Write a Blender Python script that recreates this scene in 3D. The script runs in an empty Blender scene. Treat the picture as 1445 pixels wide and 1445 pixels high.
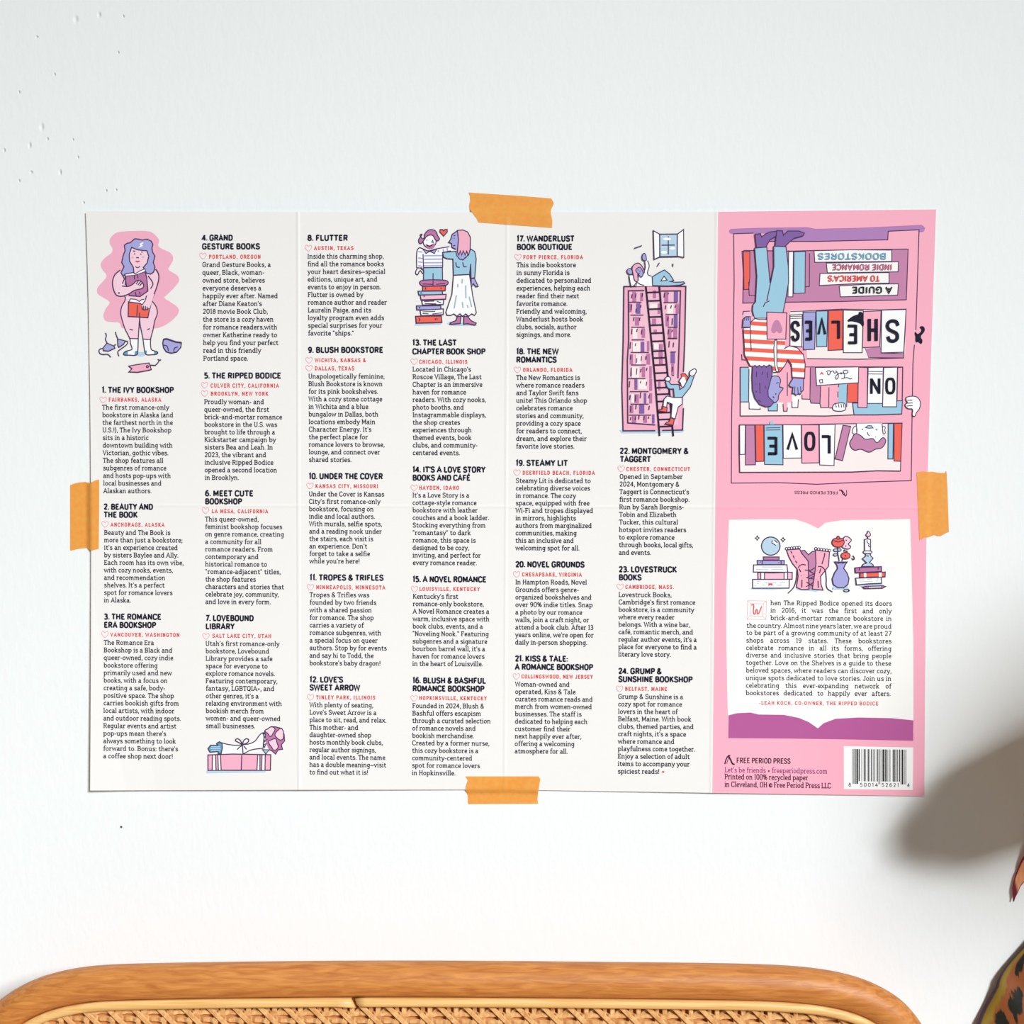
import bpy, bmesh, math, random
from mathutils import Vector, Euler, Matrix, geometry

# ------------------------------------------------------------------ camera, world, lights
SC = bpy.context.scene
COL = SC.collection
random.seed(7)
RAD = math.radians
FPX = 1600.0                                   # focal length in pixels of the 1445 frame
CAM_LOC = Vector((0.0, -0.566, 1.10))
CAM_ROT = Euler((RAD(90 - 2.15), 0, RAD(1.04)))
cam_data = bpy.data.cameras.new('camera')
cam_data.sensor_width = 36.0
cam_data.lens = FPX / 1445.0 * 36.0
cam_data.clip_start = 0.01
cam = bpy.data.objects.new('camera', cam_data)
cam.location = CAM_LOC
cam.rotation_euler = CAM_ROT
COL.objects.link(cam)
SC.camera = cam

world = bpy.data.worlds.new('room_light')
SC.world = world
world.use_nodes = True
world.node_tree.nodes['Background'].inputs[0].default_value = (0.97, 0.96, 0.90, 1)
world.node_tree.nodes['Background'].inputs[1].default_value = 0.19

def area(name, loc, target, sx, sy, power, color, spread=180):
    l = bpy.data.lights.new(name, 'AREA')
    l.shape = 'RECTANGLE'; l.size = sx; l.size_y = sy
    l.energy = power; l.color = color; l.spread = RAD(spread)
    o = bpy.data.objects.new(name, l)
    o.location = loc
    o.rotation_euler = (Vector(target) - Vector(loc)).to_track_quat('-Z', 'Y').to_euler()
    COL.objects.link(o)
    return o
area('window_light', (1.38, -2.30, 2.20), (-0.66, 0, 0.08), 0.62, 0.62, 17.2, (0.915, 0.970, 1.0), 61)

SC.view_settings.view_transform = 'Standard'
SC.view_settings.look = 'None'
SC.view_settings.gamma = 1
SC.view_settings.exposure = 0.0
SC.view_settings.use_curve_mapping = False

# ------------------------------------------------------------------ helpers
CAM_M = CAM_ROT.to_matrix()
def W(px, py, y=0.0):
    """photo pixel -> point on the vertical plane at depth y"""
    d = CAM_M @ Vector(((px - 722.5) / FPX, (722.5 - py) / FPX, -1.0))
    return CAM_LOC + d * ((y - CAM_LOC.y) / d.y)

def lin(c):
    r = []
    for v in c:
        v /= 255.0
        r.append(v / 12.92 if v <= 0.04045 else ((v + 0.055) / 1.055) ** 2.4)
    return (r[0], r[1], r[2], 1)

MATS = {}
def mat(name, rgb, rough=0.8, spec=0.15):
    if name in MATS: return MATS[name]
    m = bpy.data.materials.new(name)
    m.use_nodes = True
    b = m.node_tree.nodes['Principled BSDF']
    b.inputs['Base Color'].default_value = lin(rgb)
    b.inputs['Roughness'].default_value = rough
    b.inputs['Specular IOR Level'].default_value = spec
    MATS[name] = m
    return m

def nodes(m): return m.node_tree.nodes, m.node_tree.links
def bump_of(m, height_socket, dist, strength=1.0):
    n, l = nodes(m)
    b = n.new('ShaderNodeBump'); b.inputs['Distance'].default_value = dist
    b.inputs['Strength'].default_value = strength
    l.new(height_socket, b.inputs['Height'])
    l.new(b.outputs[0], n['Principled BSDF'].inputs['Normal'])
    return b

def link(name, me, parent=None, mats=()):
    o = bpy.data.objects.new(name, me)
    for m in mats: me.materials.append(m)
    COL.objects.link(o)
    if parent: o.parent = parent; o.matrix_parent_inverse = parent.matrix_basis.inverted()
    return o
def from_bm(name, bm, parent=None, mats=(), smooth=True):
    me = bpy.data.meshes.new(name)
    bm.to_mesh(me); bm.free()
    if smooth:
        for p in me.polygons: p.use_smooth = True
    return link(name, me, parent, mats)
def empty(name, loc, label, cat, group=None):
    o = bpy.data.objects.new(name, None)
    o.empty_display_size = 0.05
    o.location = loc
    COL.objects.link(o)
    tag(o, label, cat, group)
    return o
def tag(o, label, cat, group=None):
    o['label'] = label; o['category'] = cat
    if group: o['group'] = group

def hermite(pts, closed=False, n=4):
    """smooth curve through pts"""
    P = [Vector(p) for p in pts]
    N = len(P); out = []
    def tan(i):
        if closed: a, b = P[(i - 1) % N], P[(i + 1) % N]
        else: a, b = P[max(i - 1, 0)], P[min(i + 1, N - 1)]
        d = b - a
        return d.normalized() if d.length > 1e-9 else d
    for i in range(N if closed else N - 1):
        a, b = P[i], P[(i + 1) % N]
        L = (b - a).length
        ta, tb = tan(i) * L, tan((i + 1) % N) * L
        for k in range(n):
            t = k / n
            out.append(a * (2*t**3 - 3*t*t + 1) + ta * (t**3 - 2*t*t + t) + b * (3*t*t - 2*t**3) + tb * (t**3 - t*t))
    if not closed: out.append(P[-1])
    return out

def sweep(bm, path, prof, closed=False, mi=0, up=Vector((0, 1, 0)), cap=True):
    """sweep a 2D profile [(side, up)] along a 3D path; side lies across the path, up along 'up'"""
    rings = []
    N = len(path)
    for i, p in enumerate(path):
        a = path[(i - 1) % N] if (closed or i > 0) else p
        b = path[(i + 1) % N] if (closed or i < N - 1) else p
        t = (b - a).normalized()
        s = t.cross(up)
        if s.length < 1e-6: s = t.cross(Vector((1, 0, 0)))
        s.normalize(); u = s.cross(t).normalized()
        rings.append([bm.verts.new(p + s * q[0] + u * q[1]) for q in prof])
    K = len(prof)
    for i in range(N if closed else N - 1):
        r0, r1 = rings[i], rings[(i + 1) % N]
        for k in range(K):
            f = bm.faces.new((r0[k], r0[(k + 1) % K], r1[(k + 1) % K], r1[k])); f.material_index = mi
    if cap and not closed:
        bm.faces.new(rings[0]).material_index = mi; bm.faces.new(list(reversed(rings[-1]))).material_index = mi
def circle(r, n=20): return [(r * math.cos(2*math.pi*k/n), r * math.sin(2*math.pi*k/n)) for k in range(n)]
def fix_normals(bm): bmesh.ops.recalc_face_normals(bm, faces=bm.faces)

# ------------------------------------------------------------------ setting: wall, floor, baseboard
def wall_material():
    m = mat('white_wall_paint', (247, 249, 249), 0.75, 0.2)
    n, l = nodes(m)
    geo = n.new('ShaderNodeNewGeometry')
    mp = n.new('ShaderNodeMapping'); mp.inputs['Scale'].default_value = (1, 1, 0.45)
    l.new(geo.outputs['Position'], mp.inputs['Vector'])
    n1 = n.new('ShaderNodeTexNoise'); n1.inputs['Scale'].default_value = 330; n1.inputs['Detail'].default_value = 3
    l.new(mp.outputs[0], n1.inputs['Vector'])
    n2 = n.new('ShaderNodeTexNoise'); n2.inputs['Scale'].default_value = 45; n2.inputs['Detail'].default_value = 2
    l.new(geo.outputs['Position'], n2.inputs['Vector'])
    def math_(op, a, b):
        q = n.new('ShaderNodeMath'); q.operation = op
        for i, v in enumerate((a, b)):
            if isinstance(v, (int, float)): q.inputs[i].default_value = v
            else: l.new(v, q.inputs[i])
        return q.outputs[0]
    h = math_('ADD', math_('MULTIPLY', n1.outputs['Fac'], 0.52), math_('MULTIPLY', n2.outputs['Fac'], 0.5))
    # small pits and paint nibs left in the plaster
    def spot(px, py, r, stretch=1.0):
        p = W(px, py, 0)
        q = n.new('ShaderNodeVectorMath'); q.operation = 'SUBTRACT'; q.inputs[1].default_value = p
        l.new(geo.outputs['Position'], q.inputs[0])
        s = n.new('ShaderNodeVectorMath'); s.operation = 'MULTIPLY'; s.inputs[1].default_value = (1, 0, 1 / stretch)
        l.new(q.outputs[0], s.inputs[0])
        d = n.new('ShaderNodeVectorMath'); d.operation = 'LENGTH'; l.new(s.outputs[0], d.inputs[0])
        k = n.new('ShaderNodeMapRange'); k.interpolation_type = 'SMOOTHSTEP'
        k.inputs['From Min'].default_value = 0; k.inputs['From Max'].default_value = r
        k.inputs['To Min'].default_value = 1; k.inputs['To Max'].default_value = 0
        l.new(d.outputs['Value'], k.inputs['Value'])
        return k.outputs[0]
    pits = [(107, 27, 4.2, 1.5), (140, 21, 3.2, 1.5), (174, 23, 2, 1.3), (59, 179, 3.6, 1.9), (42, 205, 2.6, 2), (52, 52, 2.6, .8),
            (67, 196, 2, 1.5), (103, 197, 1.8, 1.3), (77, 105, 1.8, 1.5), (167, 74, 1.6, 1.5), (85, 243, 2.4, 2), (44, 243, 2.6, 1),
            (110, 222, 1.9, 1.4), (150, 269, 1.8, 1.3), (164, 268, 1.7, 1.3), (27, 130, 1.8, 1.6), (118, 286, 1.8, 1.3), (6, 212, 2.2, 1.6), (27, 255, 1.8, 1.5)]
    for px, py, r, st in pits:
        h = math_('SUBTRACT', h, math_('MULTIPLY', spot(px, py, r * 0.00042, st), 1.9))
    bump_of(m, h, 0.00025, 1.0)
    # the one dark speck on the paint
    mix = n.new('ShaderNodeMix'); mix.data_type = 'RGBA'
    mix.inputs[6].default_value = lin((247, 249, 249)); mix.inputs[7].default_value = lin((60, 50, 45))
    k = math_('MULTIPLY', spot(171, 1167, 0.0009), 1.6)
    l.new(k, mix.inputs[0]); l.new(mix.outputs[2], n['Principled BSDF'].inputs['Base Color'])
    return m

bm = bmesh.new()
def box(bm, x0, x1, y0, y1, z0, z1):
    v = [bm.verts.new((x, y, z)) for z in (z0, z1) for y in (y0, y1) for x in (x0, x1)]
    for f in ((0, 1, 3, 2), (4, 6, 7, 5), (0, 4, 5, 1), (2, 3, 7, 6), (0, 2, 6, 4), (1, 5, 7, 3)):
        bm.faces.new([v[i] for i in f])
box(bm, -2.2, 2.2, 0, 0.1, 0, 2.6); fix_normals(bm)
wall = from_bm('wall_back', bm, None, [wall_material()], smooth=False); wall['kind'] = 'structure'
bm = bmesh.new(); box(bm, -2.2, 2.2, -2.6, 0.1, -0.05, 0); fix_normals(bm)
fm = mat('floor_wood', (196, 160, 122), 0.5, 0.4)
n_, l_ = nodes(fm)
tc_ = n_.new('ShaderNodeNewGeometry'); mp_ = n_.new('ShaderNodeMapping'); mp_.inputs['Scale'].default_value = (1.2, 9, 1)
nz_ = n_.new('ShaderNodeTexNoise'); nz_.inputs['Scale'].default_value = 6; nz_.inputs['Detail'].default_value = 5
cr_ = n_.new('ShaderNodeValToRGB'); cr_.color_ramp.elements[0].color = lin((186, 164, 140)); cr_.color_ramp.elements[1].color = lin((222, 204, 180))
l_.new(tc_.outputs['Position'], mp_.inputs[0]); l_.new(mp_.outputs[0], nz_.inputs['Vector']); l_.new(nz_.outputs['Fac'], cr_.inputs[0]); l_.new(cr_.outputs[0], n_['Principled BSDF'].inputs['Base Color'])
floor = from_bm('floor', bm, None, [fm], smooth=False); floor['kind'] = 'structure'
bm = bmesh.new(); box(bm, -2.2, 2.2, -0.015, 0, 0, 0.09); fix_normals(bm)
bb = from_bm('baseboard_back', bm, None, [mat('baseboard_white', (244, 244, 242), 0.5, 0.3)], smooth=False); bb['kind'] = 'structure'

# ------------------------------------------------------------------ the poster's paper surface (a sheet folded into eight, creases standing proud)
def xc1(y): return 420.5 + (y - 297) * 0.0018
def xc2(y): return 715.8 - (y - 297) * 0.0043
def xc3(y): return 1011.5 - (y - 297) * 0.0098
def yh(x): return 713.0 + (x - 121) * 0.0032
LEFT = [(121, 298), (123.2, 360), (125.2, 440), (127.2, 560), (128.2, 660), (128.6, 780), (128.4, 900), (127.8, 1010), (127.2, 1115.5)]
RIGHT = [(1321, 295.5), (1317.4, 400), (1314, 500), (1310.6, 620), (1308, 710), (1306.6, 830), (1305.4, 980), (1304.4, 1123.5)]
TOP = [(421, 299.3), (716, 299.6), (1011, 298.8)]
BOTTOM = [(1003.6, 1118.8), (860, 1116.6), (712, 1114.2), (422, 1114.6)]
OUTLINE = LEFT[::-1] + TOP + RIGHT + BOTTOM
def ylin(x, xs, zs):
    for i in range(len(xs) - 1):
        if x <= xs[i + 1] or i == len(xs) - 2:
            return zs[i] + (zs[i + 1] - zs[i]) * (x - xs[i]) / (xs[i + 1] - xs[i])
MM = 0.001
def paper(px, py):
    """distance of the sheet's front from the wall (m)"""
    z = ylin(px, [121, xc1(py), xc2(py), xc3(py), 1321], [1.7, 2.4, 1.1, 2.0, 0.7])
    for d, h in ((px - xc1(py), 0.22), (px - xc2(py), 0.18), (px - xc3(py), 0.19), (py - yh(px), 0.13)):
        z += h * max(0.0, 1 - abs(d) / 3.2)
    k = (py - 560) / 555 - (px - 126) / 95
    z += 1.1 * max(0.0, k) + 1.6 * max(0.0, k - 0.45)
    return z * MM
CUTS = []                      # fold lines in pixel space: (point, normal)
for f, s in ((xc1, 0.0018), (xc2, -0.0043), (xc3, -0.0098)):
    for o in (-3.2, 0, 3.2): CUTS.append(((f(297) + o, 297), (1, -s)))
for o in (-3.2, 0, 3.2): CUTS.append(((121, 713 + o), (-0.0032, 1)))
for k0 in (0, 0.45): CUTS.append(((126 - 95 * k0, 560), (-1 / 95, 1 / 555)))
GRID = [((x, 0), (1, 0)) for x in range(160, 1320, 60)] + [((0, y), (0, 1)) for y in range(330, 1120, 60)]
def px_cut(bm, cuts):
    for p, nn in cuts:
        co = Vector((p[0], p[1], 0)); no = Vector((nn[0], nn[1], 0))
        lo = hi = None
        for v in bm.verts:
            d = (v.co.x - co.x) * no.x + (v.co.y - co.y) * no.y
            if lo is None or d < lo: lo = d
            if hi is None or d > hi: hi = d
        if lo is None or lo > -1e-6 or hi < 1e-6: continue
        bmesh.ops.bisect_plane(bm, geom=bm.verts[:] + bm.edges[:] + bm.faces[:], plane_co=co, plane_no=no, dist=1e-5)
LAYER = 0.006 * MM
BASE = 0.05 * MM

INK = dict(line=(80, 57, 90), lpink=(252, 212, 228), pink=(248, 180, 203), mauve=(194, 122, 170), blue=(163, 206, 229), pale=(190, 217, 236),
           red=(248, 106, 90), lav=(172, 172, 226), purple=(136, 102, 170), white=(255, 255, 255), cream=(253, 240, 239), cover=(255, 181, 201),
           slab=(182, 134, 192), shelf=(203, 137, 176), page=(255, 253, 250), magenta=(188, 96, 158), black=(40, 38, 52), navy=(36, 34, 52),
           body=(52, 48, 63), loc=(236, 80, 84), heart=(245, 172, 184), violet=(150, 70, 120), plum=(78, 34, 66), dark=(50, 36, 60),
           teal=(96, 160, 196), rose=(198, 100, 140), skyletter=(128, 180, 212), case=(248, 180, 204), casein=(250, 196, 215), bar=(44, 42, 46), grey=(170, 190, 205))
def ink(k): return mat('ink_' + k, INK[k], 0.75, 0.12)

class Art:
    """flat printing on the sheet, drawn in photo pixels and laid on the paper surface"""
    def __init__(s, layer=0, t=(0, 0, 1.0)):
        s.v = []; s.f = []; s.m = []; s.names = []; s.layer = layer; s.t = t
    def at(s, ox, oy, sc): s.t = (ox, oy, sc); return s
    def P(s, p): return (s.t[0] + p[0] / s.t[2], s.t[1] + p[1] / s.t[2])
    def mi(s, k):
        if k not in s.names: s.names.append(k)
        return s.names.index(k)
    def face(s, pts, k):
        i = len(s.v); s.v += [(p[0], p[1], s.layer) for p in pts]
        s.f.append(tuple(range(i, i + len(pts)))); s.m.append(s.mi(k))
    def tris(s, pts):
        P = [Vector((p[0], p[1], 0)) for p in pts]
        return [[(P[i].x, P[i].y) for i in t] for t in geometry.tessellate_polygon([P])]
    def fill(s, pts, k, smooth=False, raw=False, n=4):
        if smooth: pts = [(p.x, p.y) for p in hermite([(a, b) for a, b in pts], True, n)]
        if not raw: pts = [s.P(p) for p in pts]
        s.layer += 1
        for t in s.tris(pts): s.face(t, k)
        return s
    def bands(s, pts, k, bands, slope, x0):
        """fill only the parts of a polygon that lie in the given bands"""
        s.layer += 1
        for t in s.tris(pts):
            for a, b in bands:
                q = t
                for val, sg in ((a, 1), (b, -1)):
                    out = []
                    for i in range(len(q)):
                        p0, p1 = q[i], q[(i + 1) % len(q)]
                        d0 = sg * (p0[1] - slope * (p0[0] - x0) - val); d1 = sg * (p1[1] - slope * (p1[0] - x0) - val)
                        if d0 >= 0: out.append(p0)
                        if d0 * d1 < 0:
                            u = d0 / (d0 - d1); out.append((p0[0] + u * (p1[0] - p0[0]), p0[1] + u * (p1[1] - p0[1])))
                    q = out
                    if len(q) < 3: break
                if len(q) >= 3: s.face([s.P(p) for p in q], k)
        return s
    def rect(s, x0, y0, x1, y1, k): return s.fill([(x0, y0), (x1, y0), (x1, y1), (x0, y1)], k)
    def ell(s, cx, cy, rx, ry, k, lw=0, n=22):
        pts = [(cx + rx * math.cos(2*math.pi*i/n), cy + ry * math.sin(2*math.pi*i/n)) for i in range(n)]
        if k: s.fill(pts, k)
        if lw: s.line(pts, lw, closed=True)
        return s
    def ribbon(s, pts, w, k, closed=False):
        P = [Vector(p) for p in pts]
        Q = [P[0]]
        for p in P[1:]:
            if (p - Q[-1]).length > 1e-4: Q.append(p)
        if closed and (Q[0] - Q[-1]).length < 1e-4: Q.pop()
        N = len(Q)
        if N < 2: return
        L = []; R = []
        for i in range(N):
            a = Q[i - 1] if (closed or i > 0) else None
            b = Q[(i + 1) % N] if (closed or i < N - 1) else None
            d0 = (Q[i] - a).normalized() if a is not None else None
            d1 = (b - Q[i]).normalized() if b is not None else None
            if d0 is None: d0 = d1
            if d1 is None: d1 = d0
            t = d0 + d1
            if t.length < 0.25: t = d0
            t.normalize()
            nn = Vector((-t.y, t.x)); n0 = Vector((-d0.y, d0.x))
            m = min(1 / max(nn.dot(n0), 0.35), 2.2)
            L.append(Q[i] + nn * (w / 2 * m)); R.append(Q[i] - nn * (w / 2 * m))
        base = len(s.v); mi = s.mi(k)
        for i in range(N):
            s.v.append((L[i].x, L[i].y, s.layer)); s.v.append((R[i].x, R[i].y, s.layer))
        for i in range(N if closed else N - 1):
            j = (i + 1) % N
            s.f.append((base + 2*i, base + 2*i + 1, base + 2*j + 1, base + 2*j)); s.m.append(mi)
    def line(s, pts, w=1.35, k='line', closed=False, smooth=False, n=4):
        """w in photo pixels"""
        if smooth: pts = [(p.x, p.y) for p in hermite([(a, b) for a, b in pts], closed, n)]
        s.layer += 0.25
        s.ribbon([s.P(p) for p in pts], w, k, closed)
        return s
    def shape(s, pts, k, w=1.35, smooth=False, lk='line'):
        s.fill(pts, k, smooth); s.line(pts, w, lk, True, smooth); return s
    def dots(s, pts, r, k='line'):
        for p in pts: s.ell(p[0], p[1], r, r, k, n=8)
        return s
    def lines(s, segs, w=1.35, k='line', smooth=False):
        for g in segs: s.line(g, w, k, False, smooth)
        return s
    def make(s, name, parent, label=None, base=BASE):
        me = bpy.data.meshes.new(name)
        me.from_pydata(s.v, [], s.f)
        bm = bmesh.new(); bm.from_mesh(me)
        for f, m in zip(bm.faces, s.m): f.material_index = m
        px_cut(bm, CUTS)
        px_cut(bm, [g for g in GRID]) if len(s.f) < 600 else None
        for v in bm.verts:
            h = paper(v.co.x, v.co.y) + base + v.co.z * LAYER
            v.co = W(v.co.x, v.co.y, -h)
        bm.normal_update()
        for f in bm.faces:
            if f.normal.y > 0: f.normal_flip()
        bm.to_mesh(me); bm.free()
        o = link(name, me, parent, [ink(k) for k in s.names])
        if label: o['label'] = label
        return o

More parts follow.
